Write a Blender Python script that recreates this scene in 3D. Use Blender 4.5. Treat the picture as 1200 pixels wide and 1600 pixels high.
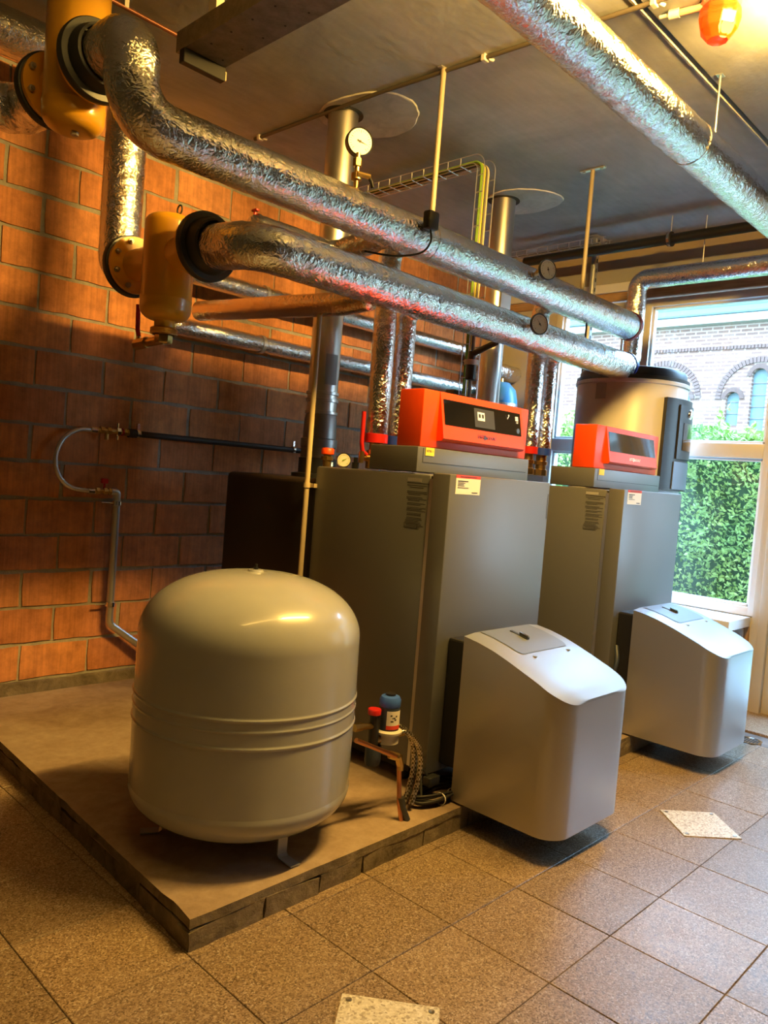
import bpy, bmesh, math, random
from mathutils import Vector, Matrix, noise
random.seed(7)
PI = math.pi
scene = bpy.context.scene
COL = scene.collection
for o in list(bpy.data.objects):
    bpy.data.objects.remove(o)

# ------------------------------------------------------------------ camera
YAW, PITCH, ROLL, FPX, CAMH = 0.80567181, 0.04779889, -0.07940209, 1206.20134, 1.45
fwd = Vector((math.sin(YAW) * math.cos(PITCH), math.cos(YAW) * math.cos(PITCH), -math.sin(PITCH)))
rgt = Vector((math.cos(YAW), -math.sin(YAW), 0))
dwn = fwd.cross(rgt)
r2 = rgt * math.cos(ROLL) + dwn * math.sin(ROLL)
d2 = -rgt * math.sin(ROLL) + dwn * math.cos(ROLL)
cam_data = bpy.data.cameras.new('camera')
cam = bpy.data.objects.new('camera', cam_data)
COL.objects.link(cam)
m = Matrix((r2, -d2, -fwd)).transposed().to_4x4()
m.translation = Vector((0, 0, CAMH))
cam.matrix_world = m
cam_data.sensor_fit = 'HORIZONTAL'
cam_data.sensor_width = 36
cam_data.lens = FPX * 36 / 1200
cam_data.clip_start = 0.02
cam_data.clip_end = 200
scene.camera = cam

# ------------------------------------------------------------------ world, sun, exposure
world = bpy.data.worlds.new('sky')
scene.world = world
world.use_nodes = True
wn = world.node_tree.nodes
wl = world.node_tree.links
bg = wn['Background']
tc = wn.new('ShaderNodeTexCoord')
sep = wn.new('ShaderNodeSeparateXYZ')
wl.new(tc.outputs['Generated'], sep.inputs[0])
ramp = wn.new('ShaderNodeValToRGB')
ramp.color_ramp.elements[0].position = 0.0
ramp.color_ramp.elements[0].color = (0.58, 0.80, 1.0, 1)
ramp.color_ramp.elements[1].position = 0.7
ramp.color_ramp.elements[1].color = (0.33, 0.60, 1.0, 1)
wl.new(sep.outputs['Z'], ramp.inputs[0])
wl.new(ramp.outputs[0], bg.inputs[0])
bg.inputs[1].default_value = 16.5

sun_d = bpy.data.lights.new('sun', 'SUN')
sun_d.energy = 4.0
sun_d.angle = 0.03
sun_d.color = (1.0, 0.95, 0.86)
sun = bpy.data.objects.new('sun', sun_d)
COL.objects.link(sun)
sun.rotation_euler = Vector((0.62, 0.35, -0.70)).to_track_quat('-Z', 'Y').to_euler()
sun.location = (-6, -4, 12)

vs = scene.view_settings
vs.view_transform = 'Standard'
vs.look = 'None'
vs.exposure = 0.75
vs.gamma = 1.0
vs.use_curve_mapping = False
scene.cycles.max_bounces = 8
scene.cycles.diffuse_bounces = 5
scene.cycles.glossy_bounces = 4
scene.cycles.transparent_max_bounces = 12
scene.cycles.caustics_reflective = False
scene.cycles.caustics_refractive = False
scene.cycles.use_denoising = True
scene.cycles.sample_clamp_indirect = 6.0
# sky portals in the glazed openings
for nm, y0_, y1_, z0_, z1_ in (('portal_a', 1.86, 2.78, 0.73, 2.90), ('portal_b', 3.01, 3.56, 0.73, 2.90), ('portal_c', 0.86, 1.66, 0.07, 2.36), ('portal_d', -0.70, 0.30, 1.05, 2.30)):
    pd = bpy.data.lights.new(nm, 'AREA')
    pd.shape = 'RECTANGLE'
    pd.size, pd.size_y = y1_ - y0_, z1_ - z0_
    pd.cycles.is_portal = True
    po = bpy.data.objects.new(nm, pd)
    COL.objects.link(po)
    po.matrix_world = Matrix.Translation((5.80, (y0_ + y1_) / 2, (z0_ + z1_) / 2)) @ Vector((-1, 0, 0)).to_track_quat('-Z', 'Y').to_matrix().to_4x4()
# the room's warm batten lamp (its housing is built below, just right of the frame)
LAMP = (2.72, 1.03, 3.375)
LAMP_POWER = 148
LAMP_COL = (1.0, 0.575, 0.125)

# ------------------------------------------------------------------ materials
MATS = {}

def mat(name, col, rough=0.5, metal=0.0, spec=0.5, coat=0.0, emit=None, estr=0.0, alpha=None):
    m_ = bpy.data.materials.new(name)
    m_.use_nodes = True
    b = m_.node_tree.nodes['Principled BSDF']
    b.inputs['Base Color'].default_value = (*col, 1)
    b.inputs['Roughness'].default_value = rough
    b.inputs['Metallic'].default_value = metal
    b.inputs['Specular IOR Level'].default_value = spec
    if coat:
        b.inputs['Coat Weight'].default_value = coat
        b.inputs['Coat Roughness'].default_value = 0.08
    if emit:
        b.inputs['Emission Color'].default_value = (*emit, 1)
        b.inputs['Emission Strength'].default_value = estr
    MATS[name] = m_
    return m_

def N(m_, t, **kw):
    n = m_.node_tree.nodes.new(t)
    for k, v in kw.items():
        if k in n.inputs:
            n.inputs[k].default_value = v
        else:
            setattr(n, k, v)
    return n

def LK(m_, a, b):
    m_.node_tree.links.new(a, b)

def BS(m_):
    return m_.node_tree.nodes['Principled BSDF']

def coords(m_, scale=(1, 1, 1), kind='Object'):
    t = N(m_, 'ShaderNodeTexCoord')
    mp = N(m_, 'ShaderNodeMapping')
    mp.inputs['Scale'].default_value = scale
    LK(m_, t.outputs[kind], mp.inputs['Vector'])
    return mp.outputs['Vector']

def wcoords(m_, scale=(1, 1, 1)):
    t = N(m_, 'ShaderNodeNewGeometry')
    mp = N(m_, 'ShaderNodeMapping')
    mp.inputs['Scale'].default_value = scale
    LK(m_, t.outputs['Position'], mp.inputs['Vector'])
    return mp.outputs['Vector']

def ramp_node(m_, fac, stops):
    r = N(m_, 'ShaderNodeValToRGB')
    els = r.color_ramp.elements
    while len(els) < len(stops):
        els.new(0.5)
    for e, (p_, c) in zip(els, stops):
        e.position = p_
        e.color = (*c, 1)
    LK(m_, fac, r.inputs[0])
    return r.outputs[0]

def noise_tex(m_, vec, scale, detail=4, rough=0.6, dist=0.0):
    n = N(m_, 'ShaderNodeTexNoise')
    n.inputs['Scale'].default_value = scale
    n.inputs['Detail'].default_value = detail
    n.inputs['Roughness'].default_value = rough
    n.inputs['Distortion'].default_value = dist
    LK(m_, vec, n.inputs['Vector'])
    return n.outputs['Fac']

def mix(m_, fac, a, b, mode='MIX'):
    x = N(m_, 'ShaderNodeMix', data_type='RGBA', blend_type=mode)
    if isinstance(fac, float):
        x.inputs[0].default_value = fac
    else:
        LK(m_, fac, x.inputs[0])
    for i, v in ((6, a), (7, b)):
        if isinstance(v, tuple):
            x.inputs[i].default_value = (*v, 1)
        else:
            LK(m_, v, x.inputs[i])
    return x.outputs[2]

def bump(m_, h, strength=0.3, dist=0.01, prev=None):
    b = N(m_, 'ShaderNodeBump')
    b.inputs['Strength'].default_value = strength
    b.inputs['Distance'].default_value = dist
    LK(m_, h, b.inputs['Height'])
    if prev:
        LK(m_, prev, b.inputs['Normal'])
    LK(m_, b.outputs[0], BS(m_).inputs['Normal'])
    return b.outputs[0]

# clay building blocks, each one a little different
m = mat('clay_block', (0.5, 0.2, 0.1), 0.85)
oi = N(m, 'ShaderNodeObjectInfo')
base = ramp_node(m, oi.outputs['Random'], [(0, (0.56, 0.215, 0.085)), (0.35, (0.72, 0.31, 0.125)), (0.7, (0.64, 0.255, 0.10)), (1, (0.78, 0.36, 0.16))])
v = wcoords(m)
n1 = noise_tex(m, v, 14, 5, 0.65)
c = mix(m, 0.55, base, ramp_node(m, n1, [(0.25, (0.30, 0.25, 0.24)), (0.6, (1, 1, 1)), (0.8, (1.25, 1.2, 1.1))]), 'MULTIPLY')
v2 = wcoords(m, (55, 1, 2.2))
stri = noise_tex(m, v2, 1.0, 3, 0.6)
c = mix(m, 0.35, c, ramp_node(m, stri, [(0.35, (0.55, 0.5, 0.5)), (0.6, (1.1, 1.1, 1.1))]), 'MULTIPLY')
LK(m, c, BS(m).inputs['Base Color'])
b1 = bump(m, stri, 0.5, 0.006)
bump(m, noise_tex(m, v, 60, 4), 0.4, 0.004, b1)

m = mat('mortar', (0.33, 0.31, 0.28), 0.95)
v = wcoords(m)
LK(m, ramp_node(m, noise_tex(m, v, 9, 6, 0.7), [(0.3, (0.28, 0.265, 0.225)), (0.7, (0.48, 0.46, 0.40))]), BS(m).inputs['Base Color'])
bump(m, noise_tex(m, v, 70, 5), 0.7, 0.006)

m = mat('ceiling_concrete', (0.36, 0.36, 0.34), 0.9)
v = wcoords(m)
n1 = noise_tex(m, v, 1.6, 6, 0.62, 0.6)
n2 = noise_tex(m, wcoords(m, (1, 6, 1)), 5, 5, 0.6)
c = ramp_node(m, n1, [(0.28, (0.31, 0.33, 0.335)), (0.5, (0.41, 0.43, 0.43)), (0.72, (0.52, 0.535, 0.53))])
c = mix(m, 0.25, c, ramp_node(m, n2, [(0.3, (0.6, 0.6, 0.6)), (0.7, (1.1, 1.1, 1.1))]), 'MULTIPLY')
LK(m, c, BS(m).inputs['Base Color'])
bump(m, noise_tex(m, v, 24, 6), 0.25, 0.008)

m = mat('plaster_patch', (0.5, 0.5, 0.47), 0.9)
v = wcoords(m)
LK(m, ramp_node(m, noise_tex(m, v, 7, 6, 0.7, 1.0), [(0.3, (0.50, 0.50, 0.47)), (0.7, (0.74, 0.73, 0.69))]), BS(m).inputs['Base Color'])
bump(m, noise_tex(m, v, 18, 5), 0.3, 0.01)

# terrazzo floor tiles
m = mat('terrazzo', (0.5, 0.42, 0.36), 0.3, spec=0.5)
v = wcoords(m)
oi = N(m, 'ShaderNodeObjectInfo')
big = noise_tex(m, v, 1.3, 4, 0.6)
vor = N(m, 'ShaderNodeTexVoronoi')
vor.inputs['Scale'].default_value = 230
LK(m, v, vor.inputs['Vector'])
sepc = N(m, 'ShaderNodeSeparateColor')
LK(m, vor.outputs['Color'], sepc.inputs[0])
chips = ramp_node(m, sepc.outputs[0], [(0.0, (0.15, 0.102, 0.062)), (0.25, (0.30, 0.215, 0.14)), (0.5, (0.40, 0.30, 0.20)), (0.72, (0.47, 0.36, 0.255)), (0.93, (0.59, 0.475, 0.355)), (1.0, (0.72, 0.66, 0.57))])
tone = ramp_node(m, oi.outputs['Random'], [(0, (0.64, 0.63, 0.62)), (1, (0.82, 0.80, 0.78))])
c = mix(m, 1.0, chips, tone, 'MULTIPLY')
c = mix(m, 0.5, c, ramp_node(m, big, [(0.3, (0.75, 0.70, 0.66)), (0.7, (1.1, 1.1, 1.1))]), 'MULTIPLY')
LK(m, c, BS(m).inputs['Base Color'])
rr = N(m, 'ShaderNodeMapRange')
rr.inputs['To Min'].default_value = 0.22
rr.inputs['To Max'].default_value = 0.5
LK(m, noise_tex(m, v, 5, 5, 0.7), rr.inputs['Value'])
LK(m, rr.outputs[0], BS(m).inputs['Roughness'])
bump(m, noise_tex(m, v, 85, 3), 0.22, 0.004)

m = mat('pale_terrazzo', (0.6, 0.58, 0.48), 0.45)
v = wcoords(m)
vor = N(m, 'ShaderNodeTexVoronoi')
vor.inputs['Scale'].default_value = 150
LK(m, v, vor.inputs['Vector'])
sepc = N(m, 'ShaderNodeSeparateColor')
LK(m, vor.outputs['Color'], sepc.inputs[0])
LK(m, ramp_node(m, sepc.outputs[0], [(0, (0.36, 0.32, 0.26)), (0.3, (0.60, 0.57, 0.49)), (1, (0.80, 0.78, 0.72))]), BS(m).inputs['Base Color'])

m = mat('grout', (0.15, 0.125, 0.11), 0.9)
v = wcoords(m)
LK(m, ramp_node(m, noise_tex(m, v, 6, 5), [(0.3, (0.09, 0.075, 0.065)), (0.7, (0.24, 0.20, 0.17))]), BS(m).inputs['Base Color'])

# worn plinth concrete
m = mat('plinth_top', (0.35, 0.26, 0.18), 0.72)
v = wcoords(m)
n1 = noise_tex(m, v, 2.2, 7, 0.68, 0.5)
n2 = noise_tex(m, v, 22, 5, 0.7)
c = ramp_node(m, n1, [(0.25, (0.22, 0.15, 0.105)), (0.5, (0.36, 0.275, 0.21)), (0.75, (0.46, 0.38, 0.31))])
c = mix(m, 0.4, c, ramp_node(m, n2, [(0.3, (0.55, 0.5, 0.45)), (0.65, (1.1, 1.1, 1.1))]), 'MULTIPLY')
LK(m, c, BS(m).inputs['Base Color'])
bump(m, n2, 0.35, 0.006)
m = mat('plinth_side', (0.18, 0.15, 0.12), 0.92)
v = wcoords(m)
LK(m, ramp_node(m, noise_tex(m, v, 9, 7, 0.7, 0.6), [(0.25, (0.07, 0.055, 0.04)), (0.5, (0.20, 0.165, 0.12)), (0.8, (0.36, 0.31, 0.235))]), BS(m).inputs['Base Color'])
bump(m, noise_tex(m, v, 30, 6, 0.7), 0.8, 0.012)

# crinkled aluminium foil jacket
def foil(name, tint, r0=0.08, r1=0.24, strength=0.42):
    m_ = mat(name, tint, 0.2, 1.0)
    v_ = coords(m_)
    dn = N(m_, 'ShaderNodeTexNoise')
    dn.inputs['Scale'].default_value = 11
    dn.inputs['Detail'].default_value = 4
    LK(m_, v_, dn.inputs['Vector'])
    vm = N(m_, 'ShaderNodeVectorMath', operation='MULTIPLY_ADD')
    LK(m_, dn.outputs['Color'], vm.inputs[0])
    vm.inputs[1].default_value = (0.10, 0.10, 0.10)
    LK(m_, v_, vm.inputs[2])
    hs = []
    for sc_, ft in ((38, 'DISTANCE_TO_EDGE'), (95, 'F1')):
        a = N(m_, 'ShaderNodeTexVoronoi', feature=ft)
        a.inputs['Scale'].default_value = sc_
        LK(m_, vm.outputs[0], a.inputs['Vector'])
        hs.append(a.outputs['Distance'])
    n_ = noise_tex(m_, v_, 120, 5, 0.7, 2.0)
    bn = bump(m_, hs[0], strength * 0.45, 0.03)
    bn = bump(m_, hs[1], strength * 0.55, 0.006, bn)
    bump(m_, n_, strength * 0.5, 0.003, bn)
    mr = N(m_, 'ShaderNodeMapRange')
    mr.inputs['To Min'].default_value = r0
    mr.inputs['To Max'].default_value = r1
    LK(m_, noise_tex(m_, v_, 9, 5, 0.7), mr.inputs['Value'])
    LK(m_, mr.outputs[0], BS(m_).inputs['Roughness'])
    return m_
foil('foil', (0.80, 0.80, 0.81))
foil('foil_plain', (0.78, 0.78, 0.79), 0.12, 0.3, 0.25)
foil('foil_brown', (0.72, 0.58, 0.45), 0.12, 0.32, 0.3)

def brushed(name, col, rough):
    m_ = mat(name, col, rough, 1.0)
    v_ = coords(m_, (1, 1, 0.02))
    bump(m_, noise_tex(m_, v_, 160, 2), 0.06, 0.002)
    return m_
brushed('stainless', (0.60, 0.58, 0.55), 0.34)
mat('dark_steel', (0.075, 0.08, 0.085), 0.45, 0.7)
mat('galvanised', (0.62, 0.64, 0.66), 0.38, 0.9)
mat('chrome', (0.82, 0.82, 0.80), 0.15, 1.0)
mat('screw_metal', (0.45, 0.43, 0.40), 0.35, 1.0)
mat('brass', (0.62, 0.43, 0.16), 0.28, 1.0)
mat('copper', (0.62, 0.28, 0.14), 0.3, 1.0)
mat('old_copper', (0.20, 0.08, 0.05), 0.45, 0.6)
mat('hanger_paint', (0.30, 0.25, 0.18), 0.45)
m = mat('yellow_paint', (0.80, 0.40, 0.02), 0.32, coat=0.4)
bump(m, noise_tex(m, coords(m), 30, 3), 0.04, 0.004)
mat('red_plastic', (0.50, 0.014, 0.012), 0.35, coat=0.3)
mat('blue_plastic', (0.015, 0.05, 0.42), 0.35, coat=0.3)
mat('orange_red', (0.84, 0.070, 0.008), 0.38)
mat('black_plastic', (0.012, 0.012, 0.013), 0.42)
mat('black_matte', (0.008, 0.008, 0.008), 0.6)
mat('rubber_black', (0.015, 0.015, 0.017), 0.55)
mat('screen_black', (0.006, 0.006, 0.007), 0.07, coat=0.5)
mat('display_grey', (0.045, 0.047, 0.05), 0.25, emit=(0.5, 0.52, 0.55), estr=0.02)
mat('icon_white', (0.75, 0.75, 0.75), 0.5, emit=(0.8, 0.8, 0.8), estr=0.12)
mat('logo_dark', (0.03, 0.03, 0.09), 0.4)
mat('logo_light', (0.9, 0.85, 0.84), 0.4)
m = mat('boiler_grey', (0.155, 0.165, 0.175), 0.42, 0.4)
bump(m, noise_tex(m, coords(m), 240, 2), 0.05, 0.001)
mat('boiler_dark_edge', (0.03, 0.03, 0.03), 0.6)
m = mat('hood_silver', (0.46, 0.46, 0.46), 0.36, 0.8)
mat('hood_cover_silver', (0.33, 0.365, 0.41), 0.42, 0.6)
mat('flue_grey', (0.30, 0.29, 0.28), 0.4, 0.9)
mat('hood_inset', (0.17, 0.20, 0.25), 0.48, 0.4)
m = mat('tank_enamel', (0.66, 0.61, 0.52), 0.26, coat=0.5)
v = coords(m)
LK(m, ramp_node(m, noise_tex(m, v, 3, 3), [(0.3, (0.345, 0.37, 0.41)), (0.7, (0.395, 0.42, 0.46))]), BS(m).inputs['Base Color'])
mat('heater_white', (0.62, 0.62, 0.63), 0.35)
mat('pvc_white', (0.80, 0.81, 0.82), 0.35)
mat('pvc_cream', (0.60, 0.50, 0.32), 0.4)
mat('cream_paint', (0.64, 0.605, 0.54), 0.55)
m = mat('tan_plaster', (0.46, 0.36, 0.24), 0.9)
bump(m, noise_tex(m, wcoords(m), 40, 5), 0.2, 0.004)
m = mat('grey_plaster', (0.42, 0.41, 0.38), 0.9)
bump(m, noise_tex(m, wcoords(m), 40, 5), 0.2, 0.004)
mat('dark_render', (0.10, 0.095, 0.09), 0.9)
m = mat('oak', (0.50, 0.31, 0.15), 0.5)
LK(m, ramp_node(m, noise_tex(m, wcoords(m, (1, 3, 40)), 2, 4), [(0.3, (0.38, 0.22, 0.10)), (0.7, (0.58, 0.37, 0.19))]), BS(m).inputs['Base Color'])
m = mat('oak_upright', (0.45, 0.28, 0.14), 0.5)
LK(m, ramp_node(m, noise_tex(m, wcoords(m, (1, 40, 3)), 2, 4), [(0.3, (0.30, 0.17, 0.08)), (0.7, (0.52, 0.33, 0.17))]), BS(m).inputs['Base Color'])
mat('conduit_brown', (0.085, 0.07, 0.055), 0.55)
mat('sill_white', (0.78, 0.79, 0.80), 0.3)
m = mat('beam_paint', (0.20, 0.175, 0.155), 0.7)
LK(m, ramp_node(m, noise_tex(m, wcoords(m), 18, 5, 0.7), [(0.3, (0.13, 0.115, 0.10)), (0.7, (0.24, 0.215, 0.19))]), BS(m).inputs['Base Color'])
mat('label_white', (0.80, 0.78, 0.74), 0.5)
mat('label_clear', (0.20, 0.20, 0.19), 0.4, 0.2)
mat('print_dark', (0.03, 0.03, 0.03), 0.6)
mat('label_red', (0.70, 0.06, 0.03), 0.5)
mat('label_yellow', (0.85, 0.66, 0.03), 0.5)
mat('label_grey', (0.35, 0.35, 0.36), 0.5)
m = mat('steel_braid', (0.66, 0.63, 0.55), 0.33, 1.0)
v = coords(m, (1, 1, 1))
w1 = N(m, 'ShaderNodeTexChecker')
w1.inputs['Scale'].default_value = 110
LK(m, v, w1.inputs['Vector'])
bump(m, w1.outputs['Fac'], 0.6, 0.002)
LK(m, mix(m, w1.outputs['Fac'], (0.72, 0.68, 0.58), (0.16, 0.14, 0.10)), BS(m).inputs['Base Color'])
mat('pump_blue', (0.05, 0.14, 0.60), 0.35, 0.1)
mat('pump_dark', (0.03, 0.045, 0.08), 0.45)
mat('pump_white', (0.62, 0.60, 0.54), 0.4)
mat('cable_green', (0.20, 0.36, 0.03), 0.5)
mat('cable_yellow', (0.62, 0.50, 0.06), 0.5)
mat('cable_grey', (0.10, 0.10, 0.10), 0.5)
mat('vessel_blue', (0.10, 0.38, 0.72), 0.3)
mat('gauge_face', (0.80, 0.78, 0.72), 0.4)
mat('gauge_face_dim', (0.58, 0.55, 0.46), 0.3)
# outdoors
m = mat('church_brick', (0.55, 0.36, 0.3), 0.9)
t = N(m, 'ShaderNodeNewGeometry')
sx = N(m, 'ShaderNodeSeparateXYZ')
LK(m, t.outputs['Position'], sx.inputs[0])
cx = N(m, 'ShaderNodeCombineXYZ')
LK(m, sx.outputs['Y'], cx.inputs[0])
LK(m, sx.outputs['Z'], cx.inputs[1])
bt = N(m, 'ShaderNodeTexBrick')
bt.inputs['Scale'].default_value = 1.0
bt.inputs['Color1'].default_value = (0.085, 0.045, 0.034, 1)
bt.inputs['Color2'].default_value = (0.115, 0.070, 0.056, 1)
bt.inputs['Mortar'].default_value = (0.19, 0.155, 0.132, 1)
bt.inputs['Mortar Size'].default_value = 0.022
bt.inputs['Brick Width'].default_value = 0.34
bt.inputs['Row Height'].default_value = 0.115
LK(m, cx.outputs[0], bt.inputs['Vector'])
LK(m, bt.outputs['Color'], BS(m).inputs['Base Color'])
mat('church_stone', (0.26, 0.25, 0.24), 0.8)
mat('church_arch', (0.075, 0.045, 0.038), 0.9)
mat('roof_slate', (0.055, 0.09, 0.095), 0.8, spec=0.2)
mat('church_glass', (0.07, 0.115, 0.13), 0.4, spec=0.2)  # sky reflection put into the bluish base colour
mat('church_bar', (0.07, 0.07, 0.075), 0.6)
m = mat('leaf', (0.16, 0.34, 0.06), 0.5, spec=0.35)
vv = N(m, 'ShaderNodeObjectInfo')
LK(m, ramp_node(m, noise_tex(m, wcoords(m), 5, 4, 0.7), [(0.3, (0.20, 0.33, 0.10)), (0.5, (0.32, 0.46, 0.14)), (0.75, (0.50, 0.58, 0.17))]), BS(m).inputs['Base Color'])
BS(m).inputs['Transmission Weight'].default_value = 0.0
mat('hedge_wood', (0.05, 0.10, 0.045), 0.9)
mat('bounce_paving', (0.38, 0.37, 0.35), 0.9)
m = mat('grass', (0.05, 0.09, 0.03), 0.9)
m = bpy.data.materials.new('pane_glass')
m.use_nodes = True
MATS['pane_glass'] = m
nt = m.node_tree
nt.nodes.remove(nt.nodes['Principled BSDF'])
tr = nt.nodes.new('ShaderNodeBsdfTransparent')
tr.inputs[0].default_value = (0.93, 0.97, 0.97, 1)
gl = nt.nodes.new('ShaderNodeBsdfGlossy')
gl.inputs['Roughness'].default_value = 0.02
lw = nt.nodes.new('ShaderNodeLayerWeight')
lw.inputs['Blend'].default_value = 0.5
pw = nt.nodes.new('ShaderNodeMath')
pw.operation = 'POWER'
pw.inputs[1].default_value = 4.0
nt.links.new(lw.outputs['Facing'], pw.inputs[0])
fr = nt.nodes.new('ShaderNodeMath')
fr.operation = 'MULTIPLY_ADD'
fr.inputs[1].default_value = 0.5
fr.inputs[2].default_value = 0.035
nt.links.new(pw.outputs[0], fr.inputs[0])
ms = nt.nodes.new('ShaderNodeMixShader')
nt.links.new(fr.outputs[0], ms.inputs[0])
nt.links.new(tr.outputs[0], ms.inputs[1])
nt.links.new(gl.outputs[0], ms.inputs[2])
nt.links.new(ms.outputs[0], nt.nodes['Material Output'].inputs[0])
m = mat('amber_glass', (0.95, 0.10, 0.01), 0.15)
BS(m).inputs['Transmission Weight'].default_value = 0.75
BS(m).inputs['IOR'].default_value = 1.3
mat('bulb_glow', (1, 0.9, 0.6), 0.4, emit=(1.0, 0.62, 0.22), estr=14)
mat('tube_glow', (1, 0.9, 0.6), 0.4, emit=LAMP_COL, estr=9)
mat('salmon_pvc', (0.72, 0.30, 0.20), 0.5)

# ------------------------------------------------------------------ mesh helpers
def BM():
    return bmesh.new()

def obj(name, bm, material, parent=None, smooth=None, kind=None):
    me = bpy.data.meshes.new(name)
    bmesh.ops.recalc_face_normals(bm, faces=bm.faces)
    bm.to_mesh(me)
    bm.free()
    me.materials.append(MATS[material])
    if smooth is not None:
        for p_ in me.polygons:
            p_.use_smooth = True
        if smooth < 180:
            try:
                me.set_sharp_from_angle(angle=math.radians(smooth))
            except Exception:
                pass
    o = bpy.data.objects.new(name, me)
    COL.objects.link(o)
    if parent:
        setpar(o, parent)
    if kind:
        o['kind'] = kind
    return o

def wloc(o):
    t_ = Vector(o.location)
    if o.parent:
        t_ = t_ + wloc(o.parent) + o.matrix_parent_inverse.translation
    return t_

def setpar(o, parent):
    o.parent = parent
    o.matrix_parent_inverse = Matrix.Translation(-wloc(parent))

def tag(o, label, cat, group=None):
    o['label'] = label
    o['category'] = cat
    if group:
        o['group'] = group
    return o

def thing(name, label, cat, loc, group=None):
    o = bpy.data.objects.new(name, None)
    o.empty_display_size = 0.05
    COL.objects.link(o)
    o.location = loc
    return tag(o, label, cat, group)

def copy_tree(o, parent=None):
    c = o.copy()
    COL.objects.link(c)
    if parent:
        inv = o.matrix_parent_inverse.copy()
        c.parent = parent
        c.matrix_parent_inverse = inv
    for ch in list(o.children):
        copy_tree(ch, c)
    return c

def box(bm, x0, x1, y0, y1, z0, z1, bev=0.0, seg=2):
    vs_ = [bm.verts.new((x, y, z)) for x in (x0, x1) for y in (y0, y1) for z in (z0, z1)]
    q = [(0, 1, 3, 2), (4, 6, 7, 5), (0, 4, 5, 1), (2, 3, 7, 6), (0, 2, 6, 4), (1, 5, 7, 3)]
    fs = [bm.faces.new([vs_[i] for i in f]) for f in q]
    if bev:
        es = list({e for f in fs for e in f.edges})
        bmesh.ops.bevel(bm, geom=es, offset=bev, segments=seg, profile=0.5, affect='EDGES')
    return vs_

def frame_of(d):
    d = d.normalized()
    up = Vector((0, 0, 1)) if abs(d.z) < 0.9 else Vector((1, 0, 0))
    a = d.cross(up).normalized()
    return a, d.cross(a).normalized()

def cyl(bm, p0, p1, r0, r1=None, n=20, caps=True):
    p0, p1 = Vector(p0), Vector(p1)
    r1 = r0 if r1 is None else r1
    a, b = frame_of(p1 - p0)
    A = [bm.verts.new(p0 + (a * math.cos(t) + b * math.sin(t)) * r0) for t in [2 * PI * i / n for i in range(n)]]
    B = [bm.verts.new(p1 + (a * math.cos(t) + b * math.sin(t)) * r1) for t in [2 * PI * i / n for i in range(n)]]
    for i in range(n):
        bm.faces.new((A[i], A[(i + 1) % n], B[(i + 1) % n], B[i]))
    if caps:
        bm.faces.new(A)
        bm.faces.new(B[::-1])

def fillet(pts, rad, seg=8):
    pts = [Vector(p_) for p_ in pts]
    out = [pts[0]]
    for i in range(1, len(pts) - 1):
        a, b, c_ = pts[i - 1], pts[i], pts[i + 1]
        u, w = (a - b).normalized(), (c_ - b).normalized()
        ang = u.angle(w)
        if ang > PI - 0.02:
            out.append(b)
            continue
        d_ = min(rad / math.tan(ang / 2), (a - b).length * 0.49, (c_ - b).length * 0.49)
        rr_ = d_ * math.tan(ang / 2)
        bis = (u + w).normalized()
        ctr = b + bis * (rr_ / math.sin(ang / 2))
        s, e = b + u * d_, b + w * d_
        v0, v1 = s - ctr, e - ctr
        tot = v0.angle(v1)
        ax = v0.cross(v1).normalized()
        for k in range(seg + 1):
            out.append(ctr + Matrix.Rotation(tot * k / seg, 3, ax) @ v0)
    out.append(pts[-1])
    return out

def resample(pts, step):
    out = [pts[0]]
    for a, b in zip(pts[:-1], pts[1:]):
        L_ = (b - a).length
        k = max(1, int(L_ / step + 0.5))
        for i in range(1, k + 1):
            out.append(a.lerp(b, i / k))
    return out

def sweep(bm, pts, r, n=16, caps=True, crumple=0.0, seed=0.0):
    pts = [Vector(p_) for p_ in pts]
    q = [pts[0]]
    for p_ in pts[1:]:
        if (p_ - q[-1]).length > 1e-5:
            q.append(p_)
    pts = q
    a = None
    rings = []
    for i, p_ in enumerate(pts):
        d_ = (pts[min(i + 1, len(pts) - 1)] - pts[max(i - 1, 0)]).normalized()
        if a is None:
            a, b = frame_of(d_)
        else:
            a = (a - d_ * a.dot(d_)).normalized()
            b = d_.cross(a)
        rad = r(i / (len(pts) - 1)) if callable(r) else r
        ring = []
        for j in range(n):
            t = 2 * PI * j / n
            dv = a * math.cos(t) + b * math.sin(t)
            rr_ = rad
            if crumple:
                s = p_ + dv * rad + Vector((seed, seed * 1.7, 0))
                s2 = Vector((s.x * 1.0, s.y, s.z))
                f1 = 1 - abs(noise.noise(s2 * 13)) * 2.4
                f2 = 1 - abs(noise.noise(s2 * 37 + Vector((7, 3, 1)))) * 2.4
                f3 = noise.noise(s2 * 5)
                rr_ = rad + crumple * (0.6 * f1 + 0.42 * f2 + 0.6 * f3 - 0.6)
            ring.append(bm.verts.new(p_ + dv * rr_))
        rings.append(ring)
    for A, B in zip(rings[:-1], rings[1:]):
        for j in range(n):
            bm.faces.new((A[j], A[(j + 1) % n], B[(j + 1) % n], B[j]))
    if caps:
        bm.faces.new(rings[0][::-1])
        bm.faces.new(rings[-1])

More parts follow.
